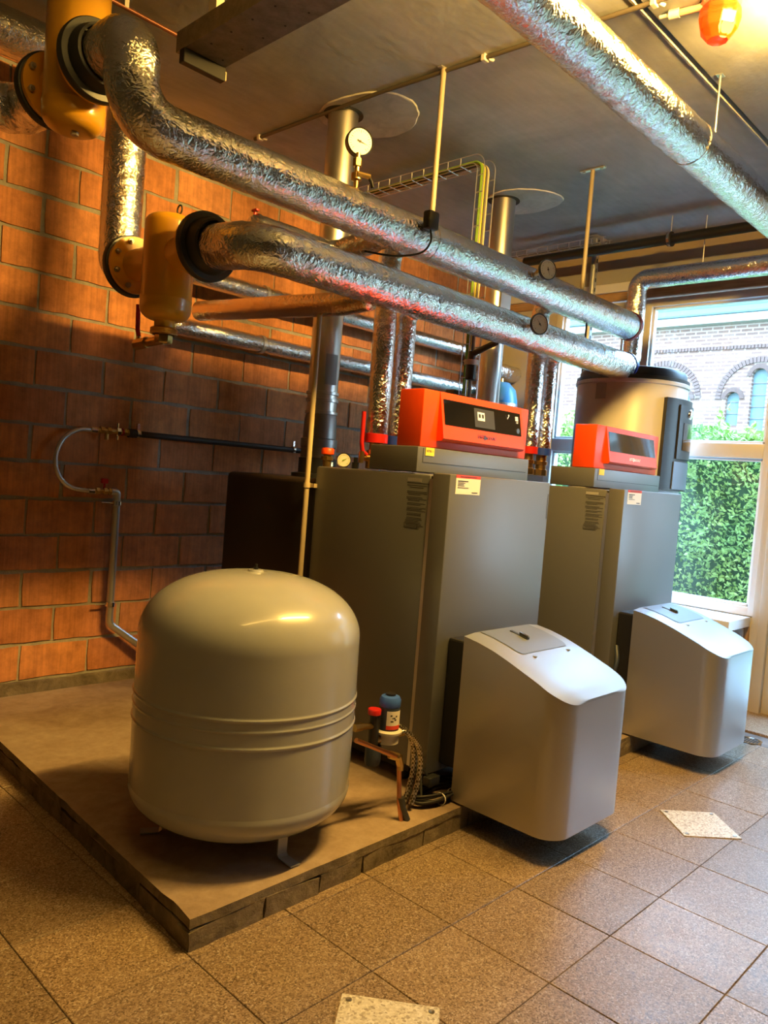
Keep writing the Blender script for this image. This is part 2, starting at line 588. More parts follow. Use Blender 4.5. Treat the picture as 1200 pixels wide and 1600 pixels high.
def lathe(bm, prof, org, axis=(0, 0, 1), n=40):
    org = Vector(org)
    ax = Vector(axis).normalized()
    a, b = frame_of(ax)
    rings = []
    for r_, h in prof:
        if r_ < 1e-6:
            rings.append([bm.verts.new(org + ax * h)])
        else:
            rings.append([bm.verts.new(org + ax * h + (a * math.cos(2 * PI * j / n) + b * math.sin(2 * PI * j / n)) * r_) for j in range(n)])
    for A, B in zip(rings[:-1], rings[1:]):
        for j in range(n):
            k = (j + 1) % n
            if len(A) == 1 and len(B) == 1:
                continue
            if len(A) == 1:
                bm.faces.new((A[0], B[k], B[j]))
            elif len(B) == 1:
                bm.faces.new((A[j], A[k], B[0]))
            else:
                bm.faces.new((A[j], A[k], B[k], B[j]))

def prism(bm, poly, axis, lo, hi):
    def pt(u, w, t):
        return {'X': (t, u, w), 'Y': (u, t, w), 'Z': (u, w, t)}[axis]
    A = [bm.verts.new(pt(u, w, lo)) for u, w in poly]
    B = [bm.verts.new(pt(u, w, hi)) for u, w in poly]
    k = len(poly)
    for i in range(k):
        bm.faces.new((A[i], A[(i + 1) % k], B[(i + 1) % k], B[i]))
    bm.faces.new(A[::-1])
    bm.faces.new(B)

def text(name, body, size, mtx, material, parent, width=None):
    cu = bpy.data.curves.new(name, 'FONT')
    cu.body = body
    cu.size = size
    cu.align_x = 'CENTER'
    cu.align_y = 'CENTER'
    cu.extrude = 0.0004
    cu.offset = size * 0.012
    t_ = bpy.data.objects.new(name, cu)
    COL.objects.link(t_)
    dg = bpy.context.evaluated_depsgraph_get()
    me = bpy.data.meshes.new_from_object(t_.evaluated_get(dg))
    bpy.data.objects.remove(t_)
    bpy.data.curves.remove(cu)
    if width:
        w_ = max(v_.co.x for v_ in me.vertices) - min(v_.co.x for v_ in me.vertices)
        me.transform(Matrix.Diagonal((width / w_, 1, 1, 1)))
    me.transform(mtx)
    me.materials.clear()
    me.materials.append(MATS[material])
    me.name = name
    o = bpy.data.objects.new(name, me)
    COL.objects.link(o)
    setpar(o, parent)
    return o

def face_front(x, y, z):      # text plane facing -Y
    return Matrix.Translation((x, y, z)) @ Matrix.Rotation(PI / 2, 4, 'X')

def bezier(p0, p1, p2, p3, n=24):
    p0, p1, p2, p3 = map(Vector, (p0, p1, p2, p3))
    return [p0 * (1 - t) ** 3 + p1 * 3 * t * (1 - t) ** 2 + p2 * 3 * t * t * (1 - t) + p3 * t ** 3 for t in [i / n for i in range(n + 1)]]

def spline(pts, n=8):
    pts = [Vector(p_) for p_ in pts]
    P = [pts[0] * 2 - pts[1]] + pts + [pts[-1] * 2 - pts[-2]]
    out = []
    for i in range(1, len(P) - 2):
        a, b, c_, d_ = P[i - 1:i + 3]
        for k in range(n):
            t = k / n
            out.append(0.5 * ((2 * b) + (c_ - a) * t + (2 * a - 5 * b + 4 * c_ - d_) * t * t + (3 * b - a - 3 * c_ + d_) * t ** 3))
    out.append(pts[-1])
    return out

def struct(name, bm, material, **k):
    return obj(name, bm, material, kind='structure', **k)

# ================================================================== THE ROOM
ZC, YW, XW = 3.45, 4.26, 5.70
XB, YB = -1.5, -1.8
TP, TX0, TY0 = 0.3705, 2.003, 1.098

# floor with single terrazzo tiles
bm = BM(); box(bm, XB, XW + 0.25, YB, YW + 0.2, -0.12, -0.004)
floor = struct('floor', bm, 'grout')
tile_meshes = []
for k in range(3):
    bm = BM()
    g = 0.0016
    box(bm, g, TP - g, g, TP - g, -0.012, 0.0)
    top = [e for e in bm.edges if all(v_.co.z > -0.001 for v_ in e.verts)]
    bmesh.ops.bevel(bm, geom=top, offset=0.0015, segments=1, affect='EDGES')
    me = bpy.data.meshes.new('tile'); bm.to_mesh(me); bm.free()
    me.materials.append(MATS['terrazzo'])
    tile_meshes.append(me)
for i in range(-10, 9):
    for j in range(-8, 9):
        x, y = TX0 + i * TP, TY0 + j * TP
        if x < XB or x + TP > 5.185 or y < YB or y + TP > YW:
            continue
        if x > 1.40 and y > 1.98:
            continue
        o = bpy.data.objects.new('tile', random.choice(tile_meshes))
        COL.objects.link(o)
        o.location = (x, y, random.uniform(-0.0006, 0.0006))
        setpar(o, floor)

bm = BM(); box(bm, 5.19, XW + 0.02, YB, 1.84, -0.01, 0.012, 0.004)
struct('trim_1', bm, 'terrazzo')

# brick wall: mortar core and single clay blocks
BL, BH, BX0, BZ0 = 0.385, 0.2007, 1.846, 0.171
bm = BM(); box(bm, XB, XW + 0.2, YW + 0.0105, YW + 0.25, -0.1, ZC + 0.05)
wall_left = struct('wall_left', bm, 'mortar')
def brick_mesh(L_, seed):
    rnd = random.Random(seed)
    bm = BM()
    h = BH - 0.019
    nx, nz = 5, 2
    F, Bk = [], []
    for i in range(nx + 1):
        fr_, bk_ = [], []
        for j in range(nz + 1):
            x = L_ * i / nx; z = h * j / nz
            edge = i in (0, nx) or j in (0, nz)
            jx = rnd.uniform(-0.003, 0.003) if edge else 0
            jz = rnd.uniform(-0.0035, 0.0035) if edge else 0
            dy = rnd.uniform(0.0, 0.004) + (0.0025 if edge else 0)
            fr_.append(bm.verts.new((x + jx, dy, z + jz)))
            bk_.append(bm.verts.new((x + jx * 1.5, 0.03, z + jz * 1.5)))
        F.append(fr_); Bk.append(bk_)
    for i in range(nx):
        for j in range(nz):
            bm.faces.new((F[i][j], F[i + 1][j], F[i + 1][j + 1], F[i][j + 1]))
        bm.faces.new((F[i][0], Bk[i][0], Bk[i + 1][0], F[i + 1][0]))
        bm.faces.new((F[i][nz], F[i + 1][nz], Bk[i + 1][nz], Bk[i][nz]))
    for j in range(nz):
        bm.faces.new((F[0][j], F[0][j + 1], Bk[0][j + 1], Bk[0][j]))
        bm.faces.new((F[nx][j], Bk[nx][j], Bk[nx][j + 1], F[nx][j + 1]))
    bmesh.ops.recalc_face_normals(bm, faces=bm.faces)
    me = bpy.data.meshes.new('brick'); bm.to_mesh(me); bm.free()
    me.materials.append(MATS['clay_block'])
    return me
bricks = [brick_mesh(BL - 0.018, s) for s in range(8)]
for r in range(17):
    z = BZ0 + r * BH + 0.0095
    off = BX0 if (r % 2 == 1) else BX0 - 0.183
    for k in range(-5, 11):
        x = off + k * BL + 0.009 + random.uniform(-0.006, 0.006)
        if x + BL > XW:
            continue
        o = bpy.data.objects.new('brick', random.choice(bricks))
        COL.objects.link(o)
        o.location = (x, YW - 0.001 + random.uniform(-0.002, 0.002), z + random.uniform(-0.002, 0.002))
        if r == 16:
            o.scale.z = 0.33
        setpar(o, wall_left)
bm = BM()
prev = None
for k in range(60):
    x = XB + k * (XW - XB) / 59
    zz = 0.163 + random.uniform(-0.008, 0.004)
    yy = YW - 0.012 + random.uniform(-0.006, 0.004)
    cur = [bm.verts.new((x, yy, -0.0)), bm.verts.new((x, yy, zz)), bm.verts.new((x, YW + 0.02, zz + 0.004))]
    if prev:
        bm.faces.new((prev[0], cur[0], cur[1], prev[1]))
        bm.faces.new((prev[1], cur[1], cur[2], prev[2]))
    prev = cur
struct('baseboard_left', bm, 'plinth_side')

# ceiling: two concrete fields with an open joint between them
bm = BM()
box(bm, XB, XW + 0.25, YB, 1.606, ZC, ZC + 0.25)
box(bm, XB, XW + 0.25, 1.632, YW + 0.25, ZC, ZC + 0.25)
box(bm, XB, XW + 0.25, 1.59, 1.65, ZC + 0.03, ZC + 0.25)
ceiling = struct('ceiling', bm, 'ceiling_concrete')
bm = BM()
prev = None
for k in range(80):
    x = 2.6 + k * 3.1 / 79
    w_ = 0.008 + random.uniform(-0.003, 0.005)
    cur = [bm.verts.new((x, 1.632, ZC + 0.001)), bm.verts.new((x, 1.634, ZC - 0.004)), bm.verts.new((x, 1.634 + w_, ZC - 0.003)), bm.verts.new((x, 1.636 + w_, ZC + 0.001))]
    if prev:
        for q in range(3):
            bm.faces.new((prev[q], cur[q], cur[q + 1], prev[q + 1]))
    prev = cur
o = obj('joint_smear', bm, 'plaster_patch', ceiling)
def patch(cx_, cy_, r_, seed, sx_=1.0, sy_=1.0):
    rnd = random.Random(seed)
    bm = BM()
    n_ = 48
    rim = []
    for k in range(n_):
        a_ = 2 * PI * k / n_
        rr_ = r_ * (1 + 0.05 * math.sin(3 * a_ + seed) + rnd.uniform(-0.015, 0.015))
        rim.append((cx_ + math.cos(a_) * rr_ * sx_, cy_ + math.sin(a_) * rr_ * sy_))
    A = [bm.verts.new((x, y, ZC + 0.002)) for x, y in rim]
    B = [bm.verts.new((cx_ + (x - cx_) * 0.97, cy_ + (y - cy_) * 0.97, ZC - 0.006)) for x, y in rim]
    for k in range(n_):
        bm.faces.new((A[k], A[(k + 1) % n_], B[(k + 1) % n_], B[k]))
    bm.faces.new(B)
    return obj('plaster_patch', bm, 'plaster_patch', ceiling, smooth=40)
patch(3.02, 3.25, 0.27, 1, 0.95, 1.15)
patch(4.56, 3.26, 0.25, 5, 0.95, 1.1)

# window wall: masonry with openings
W1 = (1.80, 2.84, 0.665, 2.965)
W2 = (2.95, 3.62, 0.665, 2.965)
bm = BM()
box(bm, XW, XW + 0.2, 1.79, 3.62, -0.05, 0.664)
box(bm, XW, XW + 0.2, 3.62, YW + 0.05, -0.05, 3.04)
wr = struct('wall_right', bm, 'cream_paint')
bm = BM(); box(bm, XW + 0.001, XW + 0.2, YB, YW + 0.05, 3.24, ZC + 0.02)
obj('wall_upper_band', bm, 'tan_plaster', wr)
bm = BM(); box(bm, XW - 0.006, XW + 0.2, YB, YW + 0.05, 3.118, 3.238)
obj('lintel_band', bm, 'grey_plaster', wr)
bm = BM(); box(bm, XW, XW + 0.2, YB, -0.76, -0.05, 3.12); box(bm, XW, XW + 0.2, 0.36, 0.70, -0.05, 3.12); box(bm, XW, XW + 0.2, -0.76, 0.36, -0.05, 0.98); box(bm, XW, XW + 0.2, -0.76, 0.36, 2.36, 3.12)
obj('wall_pier', bm, 'cream_paint', wr)
bm = BM(); box(bm, XW + 0.001, XW + 0.2, 0.70, 1.80, 2.55, 3.12)
obj('door_head', bm, 'cream_paint', wr)
for k in range(9):
    y0 = 1.835 + k * 0.116
    bm = BM(); box(bm, XW - 0.018, XW + 0.001, y0, y0 + 0.112, 0.0, 0.592, 0.003)
    obj('plank', bm, 'oak_upright', wr)
bm = BM(); box(bm, XW - 0.03, XW + 0.05, 1.82, YW, 3.045, 3.118, 0.008)
struct('trim_2', bm, 'pvc_white')
bm = BM(); box(bm, XW - 0.02, XW + 0.05, 1.82, YW, 2.975, 3.043, 0.006)
struct('trim_3', bm, 'oak')
bm = BM(); box(bm, XW - 0.008, XW + 0.08, 2.845, 2.945, 0.6, 2.972, 0.004)
struct('trim_4', bm, 'pvc_white')

def window(name, W, rail):
    y0, y1, z0, z1 = W
    bm = BM()
    f = 0.062
    xa, xb = XW - 0.012, XW + 0.075
    box(bm, xa, xb, y0, y0 + f, z0, z1, 0.006)
    box(bm, xa, xb, y1 - f, y1, z0, z1, 0.006)
    box(bm, xa, xb, y0 + f - 0.003, y1 - f + 0.003, z0, z0 + f, 0.006)
    box(bm, xa, xb, y0 + f - 0.003, y1 - f + 0.003, z1 - f, z1, 0.006)
    w = struct(name, bm, 'pvc_white', smooth=35)
    bm = BM(); box(bm, xa - 0.004, xb, y0 + f - 0.002, y1 - f + 0.002, rail[0], rail[1], 0.008)
    obj('window_rail', bm, 'pvc_white', w, smooth=35)
    for za, zb in ((z0 + f, rail[0]), (rail[1], z1 - f)):
        bm = BM()
        b_ = 0.018
        ya, yb = y0 + f, y1 - f
        x1, x2 = XW + 0.012, XW + 0.06
        box(bm, x1, x2, ya, ya + b_, za, zb, 0.003)
        box(bm, x1, x2, yb - b_, yb, za, zb, 0.003)
        box(bm, x1, x2, ya, yb, za, za + b_, 0.003)
        box(bm, x1, x2, ya, yb, zb - b_, zb, 0.003)
        obj('glazing_bead', bm, 'pvc_white', w)
        bm = BM(); box(bm, XW + 0.030, XW + 0.036, ya + 0.005, yb - 0.005, za + 0.005, zb - 0.005)
        obj('pane', bm, 'pane_glass', w)
    return w
window('window_1', W1, (1.768, 1.874))
window('window_2', W2, (1.768, 1.874))
window('window_3', (-0.76, 0.36, 0.98, 2.36), (1.80, 1.87))

bm = BM(); box(bm, 5.285, XW - 0.013, 1.834, 2.90, 0.595, 0.662, 0.004)
tag(obj('window_sill', bm, 'sill_white'), 'thick white window sill board in front of the hedge window', 'window sill')

# glazed door at the right edge of the view
bm = BM()
box(bm, XW - 0.02, XW + 0.09, 1.776, 1.822, 0.0, 2.55, 0.005)
box(bm, XW - 0.035, XW + 0.09, 1.712, 1.775, 0.0, 2.55, 0.006)
box(bm, XW - 0.02, XW + 0.09, 0.70, 0.78, 0.0, 2.55, 0.005)
box(bm, XW - 0.02, XW + 0.09, 0.75, 1.73, 2.46, 2.55, 0.005)
door = struct('door_1', bm, 'cream_paint', smooth=35)
bm = BM()
box(bm, XW + 0.0, XW + 0.05, 1.66, 1.711, 0.01, 2.455, 0.004)
box(bm, XW + 0.0, XW + 0.05, 0.785, 0.86, 0.01, 2.455, 0.004)
box(bm, XW + 0.0, XW + 0.05, 0.86, 1.66, 0.01, 0.07, 0.004)
box(bm, XW + 0.0, XW + 0.05, 1.50, 1.66, 1.05, 1.11, 0.004)
box(bm, XW + 0.0, XW + 0.05, 1.46, 1.50, 0.07, 2.36, 0.004)
box(bm, XW + 0.0, XW + 0.05, 0.86, 1.66, 2.36, 2.455, 0.004)
obj('door_leaf', bm, 'cream_paint', door, smooth=35)
bm = BM(); box(bm, XW + 0.022, XW + 0.028, 0.865, 1.455, 0.075, 2.355)
obj('pane', bm, 'pane_glass', door)
bm = BM(); box(bm, XW + 0.022, XW + 0.028, 1.505, 1.655, 1.115, 2.355)
obj('pane', bm, 'pane_glass', door)
bm = BM()
n_ = 9
for k in range(n_):
    y0 = 1.505 + k * 0.15 / n_
    box(bm, XW + 0.012, XW + 0.016, y0, y0 + 0.008, 0.075, 1.045)
for k in range(58):
    z0 = 0.075 + k * 0.97 / 58
    box(bm, XW + 0.011, XW + 0.017, 1.505, 1.655, z0, z0 + 0.008)
obj('grille', bm, 'dark_steel', door, kind='stuff')
bm = BM(); box(bm, XW + 0.03, XW + 0.04, 1.50, 1.66, 0.07, 1.05)
obj('grille_backing', bm, 'black_matte', door)
bm = BM(); cyl(bm, (XW - 0.04, 0.83, 1.05), (XW - 0.04, 0.97, 1.05), 0.01); cyl(bm, (XW - 0.04, 0.83, 1.05), (XW + 0.005, 0.83, 1.05), 0.01)
obj('handle', bm, 'galvanised', door, smooth=40)

# walls behind and beside the camera
bm = BM(); box(bm, XB - 0.2, XB, YB - 0.2, YW + 0.25, -0.1, ZC + 0.2)
struct('wall_back', bm, 'dark_render')
bm = BM(); box(bm, XB - 0.2, XW + 0.2, YB - 0.2, YB, -0.1, ZC + 0.2)
struct('wall_front', bm, 'dark_render')

# ================================================================== OUTDOORS
bm = BM(); box(bm, XW + 2.2, 60, -40, 60, -0.6, -0.10)
struct('ground_outside', bm, 'grass')
bm = BM(); box(bm, XW + 0.2, XW + 2.2, -40, 60, -0.6, -0.06)
struct('bounce_ground_outside', bm, 'bounce_paving')  # unseen pale ground, added to bounce sky light up to the ceiling
KF = 24.0 / 13.0
def fac(y, z):                      # facade points measured at 13 m, carried to 24 m
    return y * KF, 1.45 + (z - 1.45) * KF
XF = 24.0
ch = thing('church', 'sunlit brick church with arched windows seen through the upper window panes', 'building', (XF + 2, 10, -0.25))
ywl, ywr = -14.0, 34.0
zt = fac(0, 4.36)[1]
# arched openings in the facade wall: (y centre, half width, sill z, spring z)
ops = []
for (yc, hw, zs, zsp) in [(6.005, 0.10, 2.75, 3.55), (4.815, 0.108, 2.70, 3.14), (4.425, 0.118, 2.62, 3.50), (4.035, 0.108, 2.70, 3.14), (6.40, 0.10, 2.70, 3.14), (5.62, 0.10, 2.70, 3.14), (2.85, 0.118, 2.62, 3.50)]:
    y_, z_ = fac(yc, zs)
    ops.append((y_, hw * KF, z_, fac(0, zsp)[1]))
ops.sort()
bm = BM()
def fwall(bm, y0, y1, z0, z1, x0=XF, x1=XF + 0.5):
    box(bm, x0, x1, y0, y1, z0, z1)
zlo = -0.25
cur = ywl
for (y_, hw, zs, zsp) in ops:
    fwall(bm, cur, y_ - hw, zlo, zt)
    fwall(bm, y_ - hw, y_ + hw, zlo, zs)
    # arch head
    n_ = 12
    zsT = zt
    A = []
    for k in range(n_ + 1):
        a_ = PI - PI * k / n_
        A.append((y_ + hw * math.cos(a_), zsp + hw * math.sin(a_)))
    for k in range(n_):
        (ya, za), (yb, zb) = A[k], A[k + 1]
        vs_ = [bm.verts.new(p_) for p_ in [(XF, ya, za), (XF, yb, zb), (XF, yb, zsT), (XF, ya, zsT)]]
        bm.faces.new(vs_)
        vs_ = [bm.verts.new(p_) for p_ in [(XF, ya, za), (XF + 0.5, ya, za), (XF + 0.5, yb, zb), (XF, yb, zb)]]
        bm.faces.new(vs_)
    cur = y_ + hw
fwall(bm, cur, ywr, zlo, zt)
obj('wall', bm, 'church_brick', ch)
for (y_, hw, zs, zsp) in ops:
    bm = BM()
    pl_ = [(y_ - hw, zs)] + [(y_ + hw * math.cos(PI - PI * k / 12), zsp + hw * math.sin(PI * k / 12)) for k in range(13)] + [(y_ + hw, zs)]
    prism(bm, pl_, 'X', XF + 0.16, XF + 0.2)
    w_ = obj('window', bm, 'church_glass', ch)
    zz = zs + 0.02
    while zz < zsp + hw * 0.6:
        bm = BM(); box(bm, XF + 0.13, XF + 0.16, y_ - hw, y_ + hw, zz, zz + 0.03)
        obj('glazing_bar', bm, 'church_bar', w_)
        zz += 0.35
def ring_arch(yc, zc_, r_, t_, a0=0.0, a1=PI):
    bm = BM()
    k_ = 34
    for k in range(k_):
        a_, b_ = a0 + (a1 - a0) * k / k_, a0 + (a1 - a0) * (k + 0.82) / k_
        pl_ = [(yc + r_ * math.cos(a_), zc_ + r_ * math.sin(a_)), (yc + (r_ + t_) * math.cos(a_), zc_ + (r_ + t_) * math.sin(a_)), (yc + (r_ + t_) * math.cos(b_), zc_ + (r_ + t_) * math.sin(b_)), (yc + r_ * math.cos(b_), zc_ + r_ * math.sin(b_))]
        prism(bm, pl_, 'X', XF - 0.05, XF + 0.02)
    return obj('brick_arch', bm, 'church_arch', ch, kind='stuff')
for yc, zc, rr_ in ((4.425, 3.14, 0.58), (6.005, 3.14, 0.58), (2.85, 3.14, 0.58)):
    y_, z_ = fac(yc, zc)
    ring_arch(y_, z_, rr_ * KF, 0.16)
for (y_, hw, zs, zsp) in ops:
    ring_arch(y_, zsp, hw + 0.01, 0.13)
bm = BM()
zb_ = fac(0, 3.95)[1]
for k in range(150):
    box(bm, XF - 0.05, XF + 0.02, 2.0 + k * 0.1, 2.075 + k * 0.1, zb_, zb_ + 0.10)
obj('string_course', bm, 'church_arch', ch, kind='stuff')
bm = BM(); box(bm, XF - 0.35, XF + 0.5, ywl, ywr, zt, fac(0, 4.505)[1], 0.02)
obj('cornice', bm, 'church_stone', ch)
ze = fac(0, 4.505)[1]
rf = None
bm = BM()
prism(bm, [(XF - 0.4, ze - 0.02), (XF + 7, ze + 6.5), (XF + 7, ze + 6.4), (XF - 0.3, ze - 0.05)], 'Y', ywl, ywr)
rf = obj('roof', bm, 'roof_slate', ch)
for k in range(14):
    t_ = k / 22.0
    bm = BM()
    x_, z_ = XF - 0.4 + 7.4 * t_, ze + 6.52 * t_
    box(bm, x_, x_ + 0.22, 2.0, 18.0, z_ - 0.01, z_ + 0.035)
    obj('slate_row', bm, 'roof_slate', rf)

# hedge close behind the window: leaves without number
bm = BM()
rnd = random.Random(3)
def leaf(bm, c_, s_, rnd):
    d_ = Vector((rnd.uniform(-1, 0.2), rnd.uniform(-1, 1), rnd.uniform(-0.4, 1.1))).normalized()
    a_, b_ = frame_of(d_)
    t_ = rnd.uniform(0, 2 * PI)
    w_ = (a_ * math.cos(t_) + b_ * math.sin(t_)) * s_ * 0.26
    nrm = d_.cross(w_).normalized() * s_ * 0.10
    p_ = [c_, c_ + d_ * s_ * 0.5 + w_ + nrm, c_ + d_ * s_, c_ + d_ * s_ * 0.5 - w_ + nrm]
    vs_ = [bm.verts.new(q) for q in p_]
    bm.faces.new((vs_[0], vs_[1], vs_[2]))
    bm.faces.new((vs_[0], vs_[2], vs_[3]))
def hedge_top(y):
    return 2.02 + 0.10 * noise.noise(Vector((y * 1.7, 0.3, 0))) + 0.05 * noise.noise(Vector((y * 6, 1.3, 0)))
for k in range(24000):
    y = rnd.uniform(1.75, 5.3)
    z = rnd.uniform(-0.2, hedge_top(y) + 0.05)
    x = 6.95 + 0.16 * noise.noise(Vector((y * 2.2, z * 2.2, 4))) + rnd.uniform(-0.1, 0.12)
    leaf(bm, Vector((x, y, z)), rnd.uniform(0.03, 0.058), rnd)
for k in range(4500):
    y = rnd.uniform(1.75, 5.3)
    z = hedge_top(y) + rnd.uniform(-0.06, 0.06)
    leaf(bm, Vector((6.95 + rnd.uniform(-0.05, 0.5), y, z)), rnd.uniform(0.035, 0.07), rnd)
for k in range(36):
    y = rnd.uniform(1.6, 4.6)
    z = hedge_top(y)
    hh = rnd.uniform(0.08, 0.28)
    for q in range(14):
        leaf(bm, Vector((7.05 + rnd.uniform(-0.05, 0.05), y + rnd.uniform(-0.03, 0.03), z + hh * q / 14)), rnd.uniform(0.05, 0.09), rnd)
hd = obj('hedge', bm, 'leaf', kind='stuff')
tag(hd, 'bright green leafy hedge filling the lower window panes', 'hedge')
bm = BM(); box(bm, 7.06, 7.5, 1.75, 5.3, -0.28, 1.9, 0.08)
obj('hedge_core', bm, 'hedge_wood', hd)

# ================================================================== CONCRETE PLINTH
PX0, PY0, PZ = 1.267, 1.872, 0.10
pl = thing('concrete_plinth', 'low worn concrete plinth with cracked edges under the boilers and vessel', 'plinth', (3.0, 3.0, 0.0))
rnd = random.Random(11)
# top screed slab with ragged rim
bm = BM()
rim = []
def ragged(p0, p1, n_, amp, nrm):
    out = []
    for k in range(n_):
        t_ = k / n_
        f = noise.noise(Vector((p0[0] * 3 + t_ * 9, p0[1] * 3 + t_ * 5, 2.2))) + 0.6 * noise.noise(Vector((t_ * 40, p0[0], 5.5)))
        j = max(0.0, f) * amp
        out.append((p0[0] + (p1[0] - p0[0]) * t_ + nrm[0] * j, p0[1] + (p1[1] - p0[1]) * t_ + nrm[1] * j))
    return out
rim += ragged((PX0, PY0), (4.87, PY0 + 0.03), 150, 0.006, (0, 1))
rim += [(4.87, PY0 + 0.03), (4.87, YW - 0.015), (1.375, YW - 0.015)]
rim += ragged((1.375, YW - 0.015), (PX0, PY0), 80, 0.008, (1, 0))
A = [bm.verts.new((x, y, PZ)) for x, y in rim]
B = [bm.verts.new((x, y, PZ - 0.032 + 0.012 * noise.noise(Vector((x * 9, y * 9, 0))))) for x, y in rim]
k_ = len(rim)
for i in range(k_):
    bm.faces.new((A[i], A[(i + 1) % k_], B[(i + 1) % k_], B[i]))
bm.faces.new(A)
bm.faces.new(B[::-1])
scr = obj('screed', bm, 'plinth_top', pl)
scr.data.materials.append(MATS['plinth_side'])
for p_ in scr.data.polygons:
    if abs(p_.normal.z) < 0.5:
        p_.material_index = 1
bm = BM(); prism(bm, [(PX0 + 0.06, PY0 + 0.055), (4.84, PY0 + 0.075), (4.84, YW - 0.02), (1.41, YW - 0.02)], 'Z', 0.0, 0.075)
obj('core', bm, 'black_matte', pl)  # black core: shade of the cracks put into its colour
# broken edge stones along the front and the left side
def stone(u0, u1, side, top, seed, inset=0.0, slant=0.0):
    r_ = random.Random(seed)
    bm = BM()
    n_ = max(3, int((u1 - u0) / 0.05))
    rows = []
    for i in range(n_ + 1):
        u = u0 + (u1 - u0) * i / n_
        if i == 0: u += r_.uniform(0, 0.003)
        if i == n_: u -= r_.uniform(0, 0.003)
        col = []
        for j, zf in enumerate((0.0, 0.5, 1.0)):
            zz = top * zf + (r_.uniform(-0.005, 0.004) if j == 2 else 0) - (slant * (i / n_) if j == 2 else 0)
            dv = inset + r_.uniform(-0.002, 0.003)
            col.append((u + (r_.uniform(-0.004, 0.004) if j else 0), dv, zz))
        rows.append(col)
    def P(u, d_, z):
        if side == 'front':
            return (u, PY0 + 0.008 * (u - PX0) + d_, z)
        t_ = (u - PY0) / (YW - PY0)
        return (PX0 + 0.108 * t_ + d_, u, z)
    F = [[bm.verts.new(P(*c_)) for c_ in col] for col in rows]
    K = [[bm.verts.new(P(c_[0], 0.07, c_[2])) for c_ in col] for col in rows]
    for i in range(n_):
        for j in range(2):
            bm.faces.new((F[i][j], F[i + 1][j], F[i + 1][j + 1], F[i][j + 1]))
        bm.faces.new((F[i][2], F[i + 1][2], K[i + 1][2], K[i][2]))
    for j in range(2):
        bm.faces.new((F[0][j], F[0][j + 1], K[0][j + 1], K[0][j]))
        bm.faces.new((F[n_][j], K[n_][j], K[n_][j + 1], F[n_][j + 1]))
    obj('edge_stone', bm, 'plinth_side', pl)
for (a_, b_, tp, ins, sl) in [(PX0 - 0.001, 1.545, 0.058, 0.0, -0.014), (1.548, 1.78, 0.072, -0.001, 0.010), (1.783, 1.985, 0.060, 0.0, -0.012), (2.0, 2.33, 0.088, 0.002, 0.0), (2.333, 2.62, 0.086, 0.003, 0.002), (2.625, 3.05, 0.075, 0.002, 0), (3.055, 3.46, 0.078, 0.0, 0), (3.465, 3.88, 0.088, 0.003, 0), (3.885, 4.30, 0.086, 0.0, 0.01), (4.305, 4.70, 0.085, 0.002, 0), (4.705, 4.87, 0.085, 0.0, 0)]:
    stone(a_, b_, 'front', tp, int(a_ * 100), ins, sl)
yy = PY0 + 0.005
for k, L_ in enumerate((0.32, 0.27, 0.40, 0.3, 0.45, 0.62)):
    stone(yy, yy + L_ - 0.003, 'left', 0.070 if k % 2 else 0.064, 50 + k, 0.002 * (k % 3), 0.006)
    yy += L_

# ================================================================== EXPANSION VESSEL
TC = (1.71, 2.265)
TR = 0.40
vt = thing('expansion_vessel', 'large cream enamelled expansion vessel on short feet standing on the plinth', 'expansion vessel', (TC[0], TC[1], 0.10))
z0, z1 = 0.15, 1.062
prof = [(0, z0)]
for k in range(1, 17):
    a_ = PI / 2 * k / 16
    prof.append((TR * math.sin(a_) ** 0.8, z0 + 0.15 * (1 - math.cos(a_))))
zz = z0 + 0.16
def ribs(z):
    d_ = 0
    for zr, w_, h_ in ((0.545, 0.0065, 0.0045), (0.600, 0.005, 0.003), (0.637, 0.0065, 0.0045)):
        d_ += h_ * math.exp(-((z - zr) / w_ * 1.6) ** 2)
    return d_
while zz < z1 - 0.23:
    prof.append((TR + ribs(zz) - 0.003 * abs(zz - 0.6) / 0.3, zz))
    zz += 0.0025
for k in range(16, -1, -1):
    a_ = PI / 2 * k / 16
    prof.append(((TR - 0.002) * math.sin(a_) ** 0.8, z1 - 0.22 * (1 - math.cos(a_))))
bm = BM(); lathe(bm, prof, (TC[0], TC[1], 0), n=96)
obj('vessel_body', bm, 'tank_enamel', vt, smooth=60)
bm = BM(); lathe(bm, [(0, 0.012), (0.026, 0.011), (0.03, 0.004), (0.05, 0.002), (0.052, -0.008)], (TC[0], TC[1], z1 - 0.003), n=32)
obj('top_boss', bm, 'tank_enamel', vt, smooth=50)
bm = BM(); cyl(bm, (TC[0], TC[1], z1 + 0.005), (TC[0], TC[1], z1 + 0.016), 0.009, n=16); cyl(bm, (TC[0], TC[1], z1 + 0.016), (TC[0], TC[1], z1 + 0.028), 0.006, 0.005, n=16)
obj('valve_cap', bm, 'black_plastic', vt, smooth=40)
